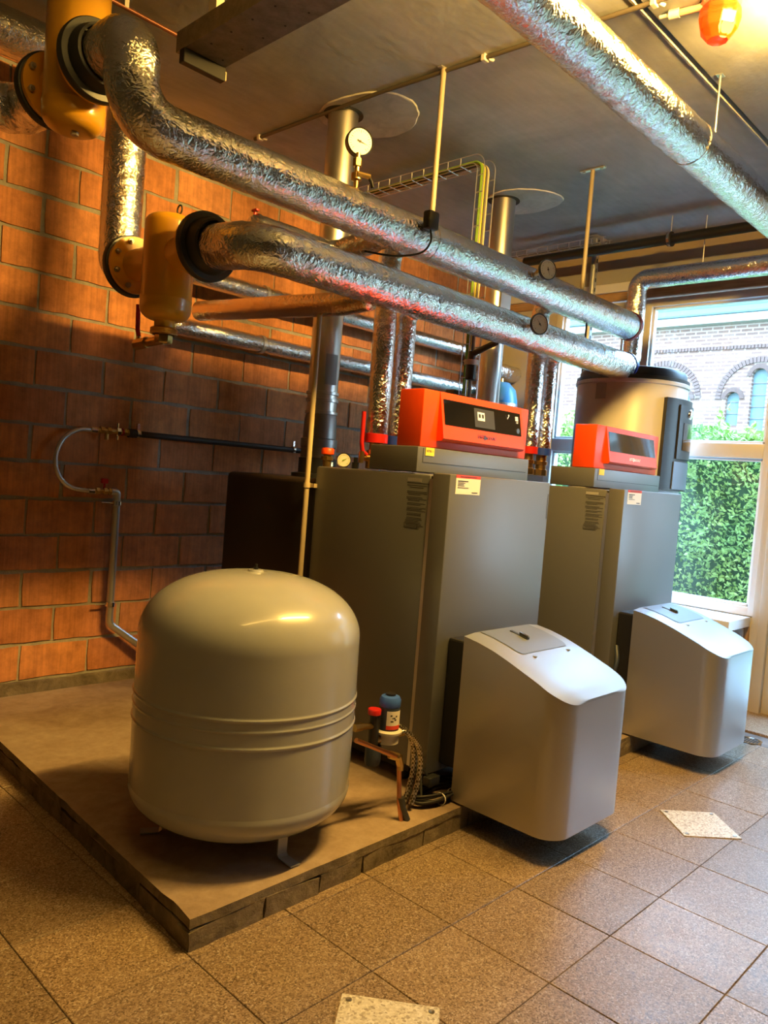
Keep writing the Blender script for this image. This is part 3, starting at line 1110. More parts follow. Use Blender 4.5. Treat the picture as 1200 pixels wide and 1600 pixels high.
for k in range(3):
    a_ = math.radians(-91 + 120 * k)
    fx, fy = TC[0] + 0.30 * math.cos(a_), TC[1] + 0.30 * math.sin(a_)
    u = Vector((math.cos(a_), math.sin(a_), 0)); w_ = Vector((-u.y, u.x, 0))
    bm = BM()
    path = [(-0.03, 0.30), (-0.03, 0.118), (-0.02, 0.106), (0.045, 0.104)]
    th = 0.005
    prv = None
    pts_ = []
    for (du, z) in path:
        c_ = Vector((fx, fy, z)) + u * du
        nn = u * th if z > 0.11 else Vector((0, 0, -0.004))
        cur = [bm.verts.new(c_ - w_ * 0.02 - nn), bm.verts.new(c_ + w_ * 0.02 - nn), bm.verts.new(c_ + w_ * 0.02 + nn * 0.1), bm.verts.new(c_ - w_ * 0.02 + nn * 0.1)]
        if prv:
            for q in range(4):
                bm.faces.new((prv[q], prv[(q + 1) % 4], cur[(q + 1) % 4], cur[q]))
        else:
            bm.faces.new(cur)
        prv = cur
    bm.faces.new(prv[::-1])
    obj('foot', bm, 'tank_enamel', vt)

# ================================================================== BOILERS
def print_lines(name, rects, material, parent, plane, off):
    """flat print: small strips; plane 'front' (x,z at y=off) or 'side' (y,z at x=off)"""
    bm = BM()
    for (a0, a1, b0, b1) in rects:
        if plane == 'front':
            box(bm, a0, a1, off - 0.0012, off, b0, b1)
        else:
            box(bm, off - 0.0012, off, a0, a1, b0, b1)
    return obj(name, bm, material, parent)

HX0, HX1, HYB, HYF, HZB = 2.562, 3.117, 1.94, 1.44, 0.109
def hood_top(y):
    d_ = HYB - y
    T = [(0, .813), (.073, .802), (.152, .783), (.23, .757), (.305, .729), (.38, .700), (.45, .668), (.5, .640), (.6, .58)]
    for (a, za), (b, zb) in zip(T[:-1], T[1:]):
        if d_ <= b:
            return za + (zb - za) * (d_ - a) / (b - a)
    return 0.58
def hood_outline(inset=0.0, rad=0.10, n_=9, back=HYB):
    x0, x1, yf = HX0 + inset, HX1 - inset, HYF + inset
    r_ = rad - inset * 0.5
    pts_ = []
    m_ = 22
    for k in range(m_):
        pts_.append((x0, back + (yf + r_ - back) * k / m_))
    for k in range(n_ + 1):
        a_ = PI + PI / 2 * k / n_
        pts_.append((x0 + r_ + r_ * math.cos(a_), yf + r_ + r_ * math.sin(a_)))
    for k in range(1, 8):
        pts_.append((x0 + r_ + (x1 - x0 - 2 * r_) * k / 8, yf))
    for k in range(n_ + 1):
        a_ = 1.5 * PI + PI / 2 * k / n_
        pts_.append((x1 - r_ + r_ * math.cos(a_), yf + r_ + r_ * math.sin(a_)))
    for k in range(1, m_ + 1):
        pts_.append((x1, yf + r_ + (back - yf - r_) * k / m_))
    return pts_

def make_boiler():
    t = thing('boiler', 'grey floor boiler', 'boiler', (2.9, 2.5, 0.10))
    bm = BM(); box(bm, 2.515, 3.30, 2.157, 2.903, 0.195, 1.468, 0.012)
    obj('casing', bm, 'boiler_grey', t, smooth=40)
    bm = BM(); box(bm, 2.524, 3.27, 2.13, 2.17, 0.20, 1.462)
    obj('door_gap', bm, 'boiler_dark_edge', t)
    bm = BM(); box(bm, 2.508, 3.283, 2.042, 2.140, 0.193, 1.476, 0.007)
    obj('front_door', bm, 'boiler_grey', t, smooth=40)
    bm = BM(); box(bm, 2.514, 2.522, 2.136, 2.158, 0.2, 1.45)
    obj('seam_strip', bm, 'galvanised', t)
    bm = BM(); box(bm, 2.524, 3.27, 2.900, 3.684, 0.195, 1.404, 0.03, 3)
    obj('rear_housing', bm, 'black_plastic', t, smooth=40)
    for x_ in (2.60, 3.2):
        for y_ in (2.25, 2.8, 3.5):
            bm = BM(); cyl(bm, (x_, y_, 0.10), (x_, y_, 0.20), 0.03)
            obj('foot', bm, 'dark_steel', t, smooth=40)
    bm = BM(); box(bm, 2.58, 3.2, 2.2, 3.6, 0.14, 0.196)
    obj('base_frame', bm, 'black_matte', t)
    # upper cap
    bm = BM(); box(bm, 2.52, 3.386, 2.245, 2.540, 1.476, 1.587, 0.005)
    cap = obj('top_cap', bm, 'boiler_grey', t, smooth=40)
    bm = BM(); box(bm, 2.555, 3.36, 2.2432, 2.246, 1.5185, 1.521); box(bm, 2.5545, 2.557, 2.2432, 2.246, 1.519, 1.582)
    obj('seam', bm, 'boiler_dark_edge', cap)
    bm = BM(); box(bm, 2.57, 2.628, 2.2425, 2.2448, 1.550, 1.586)
    ys = obj('yellow_sticker', bm, 'label_yellow', cap)
    # control unit
    bm = BM(); box(bm, 2.582, 3.412, 2.290, 2.436, 1.590, 1.848, 0.006)
    cu = obj('control_unit', bm, 'orange_red', t, smooth=40)
    bm = BM(); prism(bm, [(2.292, 1.8475), (2.2885, 1.8475), (2.248, 1.636), (2.256, 1.626), (2.292, 1.622)], 'X', 2.69, 3.337)
    fl_ = obj('front_flap', bm, 'orange_red', cu)
    def fp(z):                     # face of the flap
        return 2.2885 + (2.248 - 2.2885) * (1.8475 - z) / (1.8475 - 1.636)
    def slab(name, x0, x1, za, zb, th, material, parent):
        bm = BM()
        prism(bm, [(fp(zb) - th, zb), (fp(zb) + 0.002, zb), (fp(za) + 0.002, za), (fp(za) - th, za)], 'X', x0, x1)
        return obj(name, bm, material, parent)
    sc_ = slab('screen', 2.706, 3.318, 1.700, 1.816, 0.002, 'screen_black', cu)
    slab('display', 2.93, 3.09, 1.712, 1.802, 0.003, 'display_grey', cu)
    tilt = math.atan2(2.2885 - 2.248, 1.8475 - 1.636)
    def on_flap(x, z, d_=0.0045):
        return Matrix.Translation((x, fp(z) - d_, z)) @ Matrix.Rotation(PI / 2 + tilt, 4, 'X')
    return t, cap, cu, fp, slab, on_flap

b1, cap1, cu1, fp, slab, on_flap = make_boiler()
# icons on the display
def icons(cu):
    slab('icon', 2.955, 3.010, 1.745, 1.785, 0.0038, 'icon_white', cu)
    slab('icon', 2.962, 2.978, 1.758, 1.776, 0.0044, 'display_grey', cu)
    slab('icon', 2.987, 3.003, 1.758, 1.776, 0.0044, 'display_grey', cu)
    text('mark', '?', 0.045, on_flap(3.205, 1.782), 'icon_white', cu)
    slab('icon', 3.272, 3.296, 1.775, 1.797, 0.0032, 'icon_white', cu)
    text('mark', 'OK', 0.012, on_flap(3.284, 1.766), 'icon_white', cu)
    bm = BM()
    c_ = Vector((3.287, fp(1.725) - 0.002, 1.725))
    cyl(bm, c_, c_ + Vector((0, -0.003, 0)), 0.013, n=20)
    obj('button', bm, 'display_grey', cu, smooth=40)
icons(cu1)
lg = text('logo', 'VIESSMANN', 0.036, on_flap(3.018, 1.662, 0.001), 'logo_dark', cu1, width=0.145)
bm = BM()
c_ = Vector((3.004, fp(1.662) - 0.0005, 1.662))
cyl(bm, c_ + Vector((0, 0.001, 0)), c_ + Vector((0, -0.0012, 0)), 0.0085, n=16)
cyl(bm, c_ + Vector((0, 0.001, 0.012)), c_ + Vector((0, -0.0012, 0.012)), 0.004, n=12)
obj('logo_emblem', bm, 'logo_dark', cu1)
text('sticker_print', 'KETEL 1', 0.013, face_front(2.599, 2.2422, 1.570), 'print_dark', cap1)
# door sticker
def stickers(t):
    bm = BM(); box(bm, 2.548, 2.717, 2.0408, 2.043, 1.394, 1.462)
    st = obj('door_sticker', bm, 'label_white', t)
    print_lines('sticker_band', [(2.548, 2.717, 1.462, 1.476)], 'label_red', st, 'front', 2.042)
    print_lines('sticker_print', [(2.56, 2.63, 1.448, 1.452)] + [(2.56, 2.56 + w_, z, z + 0.0022) for w_, z in ((0.05, 1.441), (0.04, 1.435), (0.045, 1.429), (0.075, 1.421))] + [(2.66, 2.70, 1.401, 1.405), (2.575, 2.69, 1.468, 1.470)], 'print_dark', st, 'front', 2.0408)
    rr_ = [(2.287, 2.16, 1.424, 1.427), (2.285, 2.17, 1.414, 1.4165), (2.27, 2.19, 1.405, 1.4075)]
    z = 1.388
    r_ = random.Random(4)
    while z > 1.225:
        rr_.append((2.286 - r_.uniform(0, 0.012), 2.164 + r_.uniform(0, 0.05), z, z + 0.0022))
        z -= 0.0068 if r_.random() < 0.75 else 0.012
    rr_ = [(min(a, b), max(a, b), c_, d_) for a, b, c_, d_ in rr_]
    bm = BM(); box(bm, 2.5138, 2.5152, 2.205, 2.286, 1.432, 1.448)
    pt = obj('data_plate', bm, 'label_grey', t)
    print_lines('data_print', rr_ + [(2.21, 2.287, 1.228, 1.2295), (2.21, 2.287, 1.2475, 1.249), (2.21, 2.2115, 1.228, 1.249), (2.2855, 2.287, 1.228, 1.249)], 'print_dark', pt, 'side', 2.5152)
    bm = BM(); box(bm, 3.268, 3.272, 2.0412, 2.043, 1.30, 1.42)
    obj('edge_print', bm, 'print_dark', t)
stickers(b1)

# burner hood
def hood(t):
    out = hood_outline()
    bm = BM()
    A = [bm.verts.new((x, y, HZB)) for x, y in out]
    B = [bm.verts.new((x, y, hood_top(y) - 0.006)) for x, y in out]
    for i in range(len(out) - 1):
        bm.faces.new((A[i], A[i + 1], B[i + 1], B[i]))
    inn = hood_outline(0.008)
    A2 = [bm.verts.new((x, y, HZB)) for x, y in inn]
    B2 = [bm.verts.new((x, y, hood_top(y) - 0.012)) for x, y in inn]
    for i in range(len(inn) - 1):
        bm.faces.new((A2[i + 1], A2[i], B2[i], B2[i + 1]))
        bm.faces.new((A[i + 1], A[i], A2[i], A2[i + 1]))
    h_ = obj('burner_hood', bm, 'hood_silver', t, smooth=50)
    # cover following the curve
    bm = BM()
    o2 = hood_outline(-0.001, 0.10)
    n_ = len(o2) // 2
    L_, R_ = o2[:n_ + 1], o2[::-1][:n_ + 1]
    rows = []
    cols = 8
    for (xl, yl), (xr, yr) in zip(L_, R_):
        row = []
        for c_ in range(cols + 1):
            f = c_ / cols
            e_ = abs(f - 0.5) * 2
            y = yl
            row.append(bm.verts.new((xl + (xr - xl) * f, y, hood_top(y) + 0.004 - 0.010 * e_ ** 8)))
        rows.append(row)
    for a_, b_ in zip(rows[:-1], rows[1:]):
        for c_ in range(cols):
            try:
                bm.faces.new((a_[c_], a_[c_ + 1], b_[c_ + 1], b_[c_]))
            except ValueError:
                pass
    bmesh.ops.remove_doubles(bm, verts=bm.verts, dist=0.0005)
    obj('hood_cover', bm, 'hood_cover_silver', h_, smooth=180)
    # inset panel with latch
    bm = BM()
    rows = []
    for k in range(13):
        f = k / 12
        y = HYB - 0.004 - 0.215 * f
        x0, x1 = 2.662, 3.030
        if f > 0.85:
            e_ = (f - 0.85) / 0.15
            x0 += 0.018 * e_ ** 2; x1 -= 0.018 * e_ ** 2
        rows.append([bm.verts.new((x0 + (x1 - x0) * c_ / 6, y, hood_top(y) + 0.0062)) for c_ in range(7)])
    for a_, b_ in zip(rows[:-1], rows[1:]):
        for c_ in range(6):
            bm.faces.new((a_[c_], a_[c_ + 1], b_[c_ + 1], b_[c_]))
    ip = obj('inset_panel', bm, 'hood_inset', h_, smooth=180)
    bm = BM()
    for x0, x1, d0, d1, hgt in ((2.826, 2.842, 0.045, 0.135, 0.004), (2.829, 2.843, 0.092, 0.136, 0.014)):
        ya, yb = HYB - d0, HYB - d1
        vs_ = []
        for x in (x0, x1):
            for y in (ya, yb):
                for dz in (0.004, 0.007 + hgt):
                    vs_.append(bm.verts.new((x, y, hood_top(y) + dz)))
        for f in [(0, 1, 3, 2), (4, 6, 7, 5), (0, 4, 5, 1), (2, 3, 7, 6), (0, 2, 6, 4), (1, 5, 7, 3)]:
            bm.faces.new([vs_[i] for i in f])
    obj('latch', bm, 'dark_steel', ip)
    bm = BM()
    ya, yb = HYB - 0.09, HYB - 0.138
    vs_ = [bm.verts.new((x, y, hood_top(y) + dz)) for x in (2.831, 2.841) for y in (ya, yb) for dz in (0.0175, 0.0215)]
    for f in [(0, 1, 3, 2), (4, 6, 7, 5), (0, 4, 5, 1), (2, 3, 7, 6), (0, 2, 6, 4), (1, 5, 7, 3)]:
        bm.faces.new([vs_[i] for i in f])
    obj('latch_key', bm, 'chrome', ip)
    for x in (2.725, 2.985):
        y = HYB - 0.245
        bm = BM(); cyl(bm, (x, y, hood_top(y) + 0.003), (x, y, hood_top(y) + 0.0075), 0.009, n=16)
        obj('screw', bm, 'galvanised', h_, smooth=40)
    bm = BM(); box(bm, 2.585, 3.10, HYB - 0.03, 2.041, 0.23, 0.78, 0.01)
    obj('burner_mount', bm, 'black_plastic', t)
    return h_
hood(b1)

# second boiler: a copy with its own panel print
DX = 1.553
strip_later = []
b2 = copy_tree(b1)
b2.location.x += DX
b1['label'] = 'near grey floor boiler with orange-red control unit and dark touch screen'
b2['label'] = 'far grey floor boiler beside the window, its control unit showing white lettering'
b1['group'] = b2['group'] = 'boilers in a row'
for ch_ in b2.children:
    if ch_.name.startswith('control_unit'):
        for g in list(ch_.children):
            if g.name.startswith('logo'):
                g.data = g.data.copy()
                g.data.materials.clear()
                g.data.materials.append(MATS['logo_light'])
            if g.name.startswith('icon') or g.name.startswith('mark') or g.name.startswith('button') or g.name.startswith('display'):
                bpy.data.objects.remove(g)
    if ch_.name.startswith('top_cap'):
        for g in list(ch_.children):
            if g.name.startswith('sticker_print'):
                bpy.data.objects.remove(g)
for ch_ in b2.children:
    if ch_.name.startswith('burner_hood') or ch_.name.startswith('burner_mount'):
        ch_.location.x -= 0.02

# ================================================================== INSULATED PIPES
def foil_pipe(name, label, pts, r, material='foil', bend=0.13, cr=0.0032, group=None, n=56, step=0.009, cat='insulated pipe', base=None, seed=0.0):
    P = resample(fillet(pts, bend, 10), step)
    bm = BM(); sweep(bm, P, r, n=n, crumple=cr, seed=seed)
    lo = base or min(P, key=lambda q: q.z)
    t = thing(name, label, cat, tuple(lo), group)
    obj('foil_jacket', bm, material, t, smooth=180)
    return t
def ring(name, t, p0, p1, r, material, n=32):
    bm = BM(); cyl(bm, p0, p1, r, n=n)
    return obj(name, bm, material, t, smooth=40)
def tape(t, p0, p1, r, material='foil_plain'):
    return ring('foil_tape', t, p0, p1, r, material, 36)
def hexbolt(bm, c_, ax, r_, h_):
    c_ = Vector(c_); ax = Vector(ax).normalized()
    cyl(bm, c_, c_ + ax * h_, r_, n=6)

YA, ZA, ZBP = 2.59, 2.605, 2.325
XA, XBB = 1.285, 1.841
RA = 0.094
pa = foil_pipe('header_pipe', 'upper thick foil-wrapped header pipe, bending up to the higher yellow separator', [(4.985, YA, ZA), (XA, YA, ZA), (XA, YA + 0.02, 2.885), (XA, 2.80, 2.885)], RA, bend=0.14, seed=1.3)
ring('end_collar', pa, (4.968, YA, ZA), (4.999, YA, ZA), RA + 0.0045, 'red_plastic')
ring('end_cap', pa, (4.999, YA, ZA), (5.004, YA, ZA), RA - 0.006, 'foil_plain')
tape(pa, (2.84, YA, ZA), (2.90, YA, ZA), RA + 0.002)
tape(pa, (4.62, YA, ZA), (4.66, YA, ZA), RA + 0.001)
pb = foil_pipe('header_pipe', 'lower thick foil-wrapped header pipe with a blue end collar', [(4.98, YA, ZBP), (XBB, YA, ZBP), (XBB, 2.87, ZBP + 0.03)], RA + 0.001, bend=0.12, seed=4.1)
ring('end_collar', pb, (4.962, YA, ZBP), (4.996, YA, ZBP), RA + 0.006, 'blue_plastic')
ring('end_cap', pb, (4.996, YA, ZBP), (5.001, YA, ZBP), RA - 0.006, 'foil_plain')
tape(pb, (4.52, YA, ZBP), (4.55, YA, ZBP), RA + 0.001)
pc = foil_pipe('ceiling_pipe', 'straight foil-wrapped pipe running under the ceiling at the upper right', [(0.2, 1.57, 3.052), (5.69, 1.57, 3.052)], 0.097, seed=8.2)
tape(pc, (3.43, 1.57, 3.052), (3.46, 1.57, 3.052), 0.0985)
ring('wall_collar', pc, (5.67, 1.57, 3.052), (5.699, 1.57, 3.052), 0.115, 'galvanised')

# risers of the boilers
def riser(label, x, y, ztop, zbase, yh, colour, group, sd, valve=True):
    r_ = 0.058
    t = foil_pipe('riser_pipe', label, [(x, y, zbase + 0.06), (x, y, ztop), (x, yh + RA * 0.6, ztop)], r_, bend=0.075, cr=0.0028, n=28, group=group, base=(x, y, zbase), seed=sd)
    ring('collar', t, (x, y, zbase + 0.02), (x, y, zbase + 0.065), r_ + 0.002, colour)
    bm = BM(); cyl(bm, (x, y, zbase - 0.10), (x, y, zbase + 0.03), 0.034, n=24)
    lathe(bm, [(0.036, -0.115), (0.046, -0.112), (0.046, -0.075), (0.038, -0.07)], (x, y, zbase), n=8)
    lathe(bm, [(0.036, -0.045), (0.044, -0.042), (0.044, -0.02), (0.036, -0.018)], (x, y, zbase), n=8)
    obj('brass_valve', bm, 'brass', t, smooth=30)
    return t
g_ = 'foil risers from the boilers'
r1 = riser('foil riser with red collar at the back of the near boiler', 2.815, 2.80, ZA, 1.59, YA, 'red_plastic', g_, 2.0)
r2_ = riser('foil riser with blue collar right behind the near control unit', 2.965, 2.80, ZBP, 1.59, YA, 'blue_plastic', g_, 3.0)
r3 = riser('foil riser with red collar left of the white water heater', 4.205, 2.80, ZA, 1.64, YA, 'red_plastic', g_, 5.0)
r4 = riser('foil riser with blue collar left of the white water heater', 4.36, 2.80, ZBP, 1.64, YA, 'blue_plastic', g_, 6.0)
# lever valve on the first riser
bm = BM(); sweep(bm, fillet([(2.755, 2.80, 1.545), (2.725, 2.80, 1.56), (2.715, 2.80, 1.60), (2.715, 2.80, 1.76)], 0.02, 5), 0.011, n=8)
obj('red_lever', bm, 'red_plastic', r1, smooth=60)
bm = BM(); cyl(bm, (2.815, 2.80, 1.53), (2.745, 2.80, 1.53), 0.016, n=12); cyl(bm, (2.745, 2.80, 1.53), (2.715, 2.80, 1.53), 0.009, n=10); cyl(bm, (2.72, 2.80, 1.50), (2.72, 2.80, 1.56), 0.014, n=10)
obj('lever_valve', bm, 'brass', r1, smooth=40)

# pipe along the back, branch pipes
foil_pipe('branch_pipe', 'brownish foil branch pipe slanting back under the lower header', [(2.52, 2.62, 2.262), (2.50, 2.80, 2.25), (2.50, 4.03, 2.325)], 0.057, 'foil_brown', cr=0.002, n=26, seed=9)
wp1 = foil_pipe('wall_pipe', 'upper of two shiny foil pipes running along the brick wall', [(2.37, 4.12, 2.545), (5.60, 4.12, 2.545)], 0.053, bend=0.07, cr=0.0022, n=24, group='foil pipes on the brick wall', seed=11)
wp2 = foil_pipe('wall_pipe', 'lower of two shiny foil pipes running along the brick wall', [(2.37, 4.12, 2.228), (5.60, 4.12, 2.228)], 0.053, bend=0.07, cr=0.0022, n=24, group='foil pipes on the brick wall', seed=13)
for t_, z_ in ((wp1, 2.545), (wp2, 2.228)):
    for x_ in (3.02, 4.3, 5.3):
        bm = BM(); lathe(bm, [(0.055, -0.012), (0.058, -0.012), (0.058, 0.012), (0.055, 0.012)], (x_, 4.12, z_), (1, 0, 0), 24); cyl(bm, (x_, 4.17, z_), (x_, YW + 0.005, z_), 0.006, n=8)
        obj('pipe_clamp', bm, 'galvanised', t_)
    bm = BM(); cyl(bm, (2.37, 4.12, z_), (2.362, 4.12, z_), 0.05, n=20)
    obj('end_cap', bm, 'foil_plain', t_)
bp = foil_pipe('branch_pipe', 'crumpled dark foil pipe stub between the two header pipes', [(2.14, 3.02, 2.545), (2.63, 3.02, 2.545), (2.63, 2.63, 2.595)], 0.062, 'foil', bend=0.08, cr=0.005, n=26, seed=15)
bm = BM(); lathe(bm, [(0, 0.03), (0.05, 0.025), (0.064, 0.0)], (2.14, 3.02, 2.545), (-1, 0, 0), 20)
obj('crumpled_end', bm, 'foil', bp, smooth=60)
bm = BM(); box(bm, 2.12, 2.14, 3.0, 3.04, 2.615, 2.626, 0.004); cyl(bm, (2.13, 3.02, 2.57), (2.13, 3.02, 2.62), 0.008, n=10)
obj('red_handle', bm, 'red_plastic', bp)

foil_pipe('duct_stub', 'crumpled foil duct stub in the corner behind the far flue', [(5.10, 4.0, 2.42), (5.69, 4.0, 2.42)], 0.068, 'foil', cr=0.008, n=30, seed=31)
# silver pipe in front of the window
wp = foil_pipe('window_pipe', 'foil pipe crossing the top of the window and dropping behind the headers', [(5.40, -1.75, 3.015), (5.40, 2.765, 3.04), (5.40, 2.765, 2.44)], 0.070, 'foil', bend=0.075, cr=0.002, n=30, seed=17)
ring('red_collar', wp, (5.40, 2.765, 2.40), (5.40, 2.765, 2.455), 0.062, 'red_plastic')
bm = BM(); cyl(bm, (5.40, 2.765, 2.30), (5.40, 2.765, 2.41), 0.03, n=20)
obj('tail_pipe', bm, 'copper', wp, smooth=40)
bm = BM(); cyl(bm, (5.445, 2.315, 3.08), (5.445, 2.315, ZC), 0.004, n=8); cyl(bm, (5.445, 2.315, 3.105), (5.445, 2.20, 3.105), 0.004, n=8)
obj('hanger_rod', bm, 'galvanised', wp)

# pipes at the upper left
foil_pipe('drop_pipe', 'vertical foil pipe rising beside the brick wall from the lower yellow separator', [(XBB, 3.62, 2.385), (XBB, 3.745, 2.385), (XBB, 3.745, 3.27), (0.3, 3.745, 3.27)], 0.099, bend=0.13, seed=21, base=(XBB, 3.74, 2.28))
foil_pipe('corner_pipe', 'crumpled foil pipe leaving the upper yellow separator towards the wall', [(XA, 3.29, 2.885), (XA, 3.60, 2.885), (0.3, 3.66, 2.885)], 0.099, bend=0.13, cr=0.007, seed=23)

# ================================================================== YELLOW SEPARATORS
def separator(label, x, yc, zc, zb, zt, yf1, yf2, valve, bolts_top):
    t = thing('dirt_separator', label, 'separator', (x, yc, zb), 'yellow separators')
    R_ = 0.115
    prof = [(0.045, zb - 0.045), (0.046, zb - 0.006)] if valve[1] else [(0, zb - 0.004)]
    for k in range(0, 9):
        a_ = PI / 2 * k / 8
        prof.append((0.05 + (R_ - 0.05) * math.sin(a_), zb + 0.055 * (1 - math.cos(a_))))
    prof += [(R_, zb + 0.085), (R_ + 0.002, zb + 0.09), (R_ + 0.002, zb + 0.098), (R_, zb + 0.103)]
    for k in range(8, -1, -1):
        a_ = PI / 2 * k / 8
        prof.append(((R_ - 0.001) * math.sin(a_) ** 0.6, zt - 0.05 * (1 - math.cos(a_))))
    bm = BM(); lathe(bm, prof, (x, yc, 0), n=48)
    cyl(bm, (x, yf1, zc), (x, yf2, zc), 0.075, n=36)
    # own flanges, yellow
    cyl(bm, (x, yf1, zc), (x, yf1 + 0.022, zc), 0.135, n=40)
    cyl(bm, (x, yf2 - 0.022, zc), (x, yf2, zc), 0.135, n=40)
    obj('separator_body', bm, 'yellow_paint', t, smooth=40)
    for y0, y1 in ((yf1 - 0.045, yf1 - 0.004), (yf2 + 0.004, yf2 + 0.045)):
        bm = BM()
        lathe(bm, [(0.08, y0), (0.142, y0 + 0.003), (0.147, y0 + 0.01), (0.147, y1 - 0.006), (0.14, y1), (0.08, y1)], (x, 0, zc), (0, 1, 0), 48)
        f_ = obj('flange', bm, 'dark_steel', t, smooth=40)
        yb = yf1 + 0.022 if y0 < yc else yf2 - 0.022
        sg = 1 if y0 < yc else -1
        for k in range(8):
            a_ = 2 * PI * (k + 0.5) / 8
            if k == 0:
                bm = BM(); hexbolt(bm, (0, 0, 0), (0, sg, 0), 0.013, 0.016); cyl(bm, (0, 0, 0), (0, sg * 0.026, 0), 0.007, n=8)
                bo = obj('bolt', bm, 'screw_metal')
            else:
                bo = bo.copy(); COL.objects.link(bo)
            bo.location = (x + 0.112 * math.cos(a_), yb, zc + 0.112 * math.sin(a_))
            setpar(bo, f_)
    # blue and dark sleeve towards the pipe
    bm = BM(); lathe(bm, [(0.098, yf1 - 0.10), (0.108, yf1 - 0.098), (0.120, yf1 - 0.05), (0.120, yf1 - 0.044)], (x, 0, zc), (0, 1, 0), 36)
    obj('sleeve', bm, valve[0], t, smooth=40)
    # lifting eye
    bm = BM()
    pts_ = [(x + 0.0, yc - 0.07 + 0.02 * math.cos(a_), zt + 0.012 + 0.02 * math.sin(a_)) for a_ in [2 * PI * k / 20 for k in range(21)]]
    sweep(bm, pts_, 0.004, n=8)
    obj('lifting_eye', bm, 'dark_steel', t)
    if valve[1]:
        bm = BM()
        lathe(bm, [(0.05, -0.065), (0.06, -0.062)] + [(0.060 + 0.002 * (k % 2), -0.06 + 0.003 * k) for k in range(9)] + [(0.05, -0.03)], (x, yc, zb), n=40)
        lathe(bm, [(0, -0.105), (0.035, -0.103), (0.04, -0.095), (0.04, -0.062)], (x, yc, zb), n=6)
        obj('drain_nut', bm, 'brass', t, smooth=30)
        bm = BM()
        cyl(bm, (x, yc, zb - 0.085), (x - 0.02, yc + 0.13, zb - 0.095), 0.021, n=16)
        cyl(bm, (x - 0.02, yc + 0.11, zb - 0.094), (x - 0.025, yc + 0.20, zb - 0.10), 0.027, n=8)
        cyl(bm, (x - 0.022, yc + 0.19, zb - 0.10), (x - 0.022, yc + 0.19, zb - 0.06), 0.009, n=10)
        obj('drain_valve', bm, 'brass', t, smooth=30)
        bm = BM(); sweep(bm, fillet([(x - 0.022, yc + 0.19, zb - 0.062), (x - 0.022, yc + 0.205, zb - 0.03), (x - 0.022, yc + 0.213, zb + 0.09)], 0.015, 4), 0.011, n=10)
        obj('valve_lever', bm, 'red_plastic', t, smooth=60)
    else:
        bm = BM(); hexbolt(bm, (x - 0.0, yc - 0.02, zb - 0.016), (0, 0, 1), 0.015, 0.02)
        obj('drain_plug', bm, 'screw_metal', t)
        bm = BM(); c_ = Vector((x + 0.11, yc - 0.06, zt - 0.21)); d_ = Vector((0.55, -0.8, 0.1)).normalized()
        cyl(bm, c_ - d_ * 0.03, c_ + d_ * 0.04, 0.011, n=12); hexbolt(bm, c_ + d_ * 0.03, d_, 0.02, 0.022)
        obj('vent_plug', bm, 'brass', t, smooth=30)
    return t
separator('upper yellow separator near the ceiling at the left edge', XA, 3.06, 2.885, 2.672, 3.32, 2.90, 3.245, ('dark_steel', False), True)
separator('lower yellow separator with red drain lever in front of the brick wall', XBB, 3.26, 2.365, 2.075, 2.555, 2.965, 3.575, ('dark_steel', True), False)

# ================================================================== FLUES
def flue(label, x, y, z0_, grp):
    t = thing('flue_pipe', label, 'flue', (x, y, z0_), grp)
    bm = BM(); cyl(bm, (x, y, z0_ + 0.30), (x, y, ZC + 0.02), 0.085, n=40)
    obj('flue_tube', bm, 'stainless', t, smooth=40)
    bm = BM(); lathe(bm, [(0.14, 0), (0.14, 0.02), (0.10, 0.025), (0.10, 0.17), (0.104, 0.175), (0.104, 0.22), (0.095, 0.225), (0.095, 0.25), (0.092, 0.33), (0.086, 0.36)], (x, y, z0_), n=40)
    obj('flue_adapter', bm, 'flue_grey', t, smooth=35)
    bm = BM(); lathe(bm, [(0.145, 0), (0.145, 0.022), (0.108, 0.027), (0.108, 0.11), (0.10, 0.115)], (x, y, z0_), n=40)
    obj('base_collar', bm, 'dark_steel', t, smooth=35)
    for k, zz_ in enumerate((z0_ + 0.36, z0_ + 0.43, z0_ + 0.47)):
        bm = BM(); lathe(bm, [(0.085, 0), (0.093, 0.003), (0.093, 0.018), (0.085, 0.021)], (x, y, zz_), n=40)
        obj('joint_ring', bm, 'stainless', t, smooth=35)
    bm = BM(); lathe(bm, [(0.086, 0), (0.112, 0.0), (0.112, 0.0), (0.112, 0.008), (0.086, 0.008)], (x, y, ZC - 0.010), n=40)
    obj('ceiling_sleeve', bm, 'black_matte', t, smooth=35)
    return t
f1 = flue('stainless flue rising from the near boiler through the ceiling', 2.915, 3.357, 1.403, 'boiler flues')
f2 = flue('stainless flue rising from the far boiler through the ceiling', 4.468, 3.362, 1.403, 'boiler flues')
# paper label on the near flue
bm = BM()
prev = None
for k in range(9):
    a_ = math.radians(-128 + k * 6.5)
    cur = [bm.verts.new((2.915 + 0.0862 * math.cos(a_), 3.357 + 0.0862 * math.sin(a_), z)) for z in (1.93, 2.10)]
    if prev: bm.faces.new((prev[0], cur[0], cur[1], prev[1]))
    prev = cur
fl = obj('flue_label', bm, 'label_grey', f1, smooth=180)
bm = BM(); box(bm, 2.90, 2.93, 3.357 - 0.12, 3.357 - 0.09, 1.47, 1.50, 0.004)
obj('test_plug', bm, 'brass', f1)
for f_, x_ in ((f2, 4.468),):
    bm = BM(); box(bm, x_ - 0.06, x_ + 0.06, 3.362 - 0.093, 3.362 - 0.084, 2.62, 2.80, 0.004)
    obj('flue_inspection_cover', bm, 'stainless', f_)

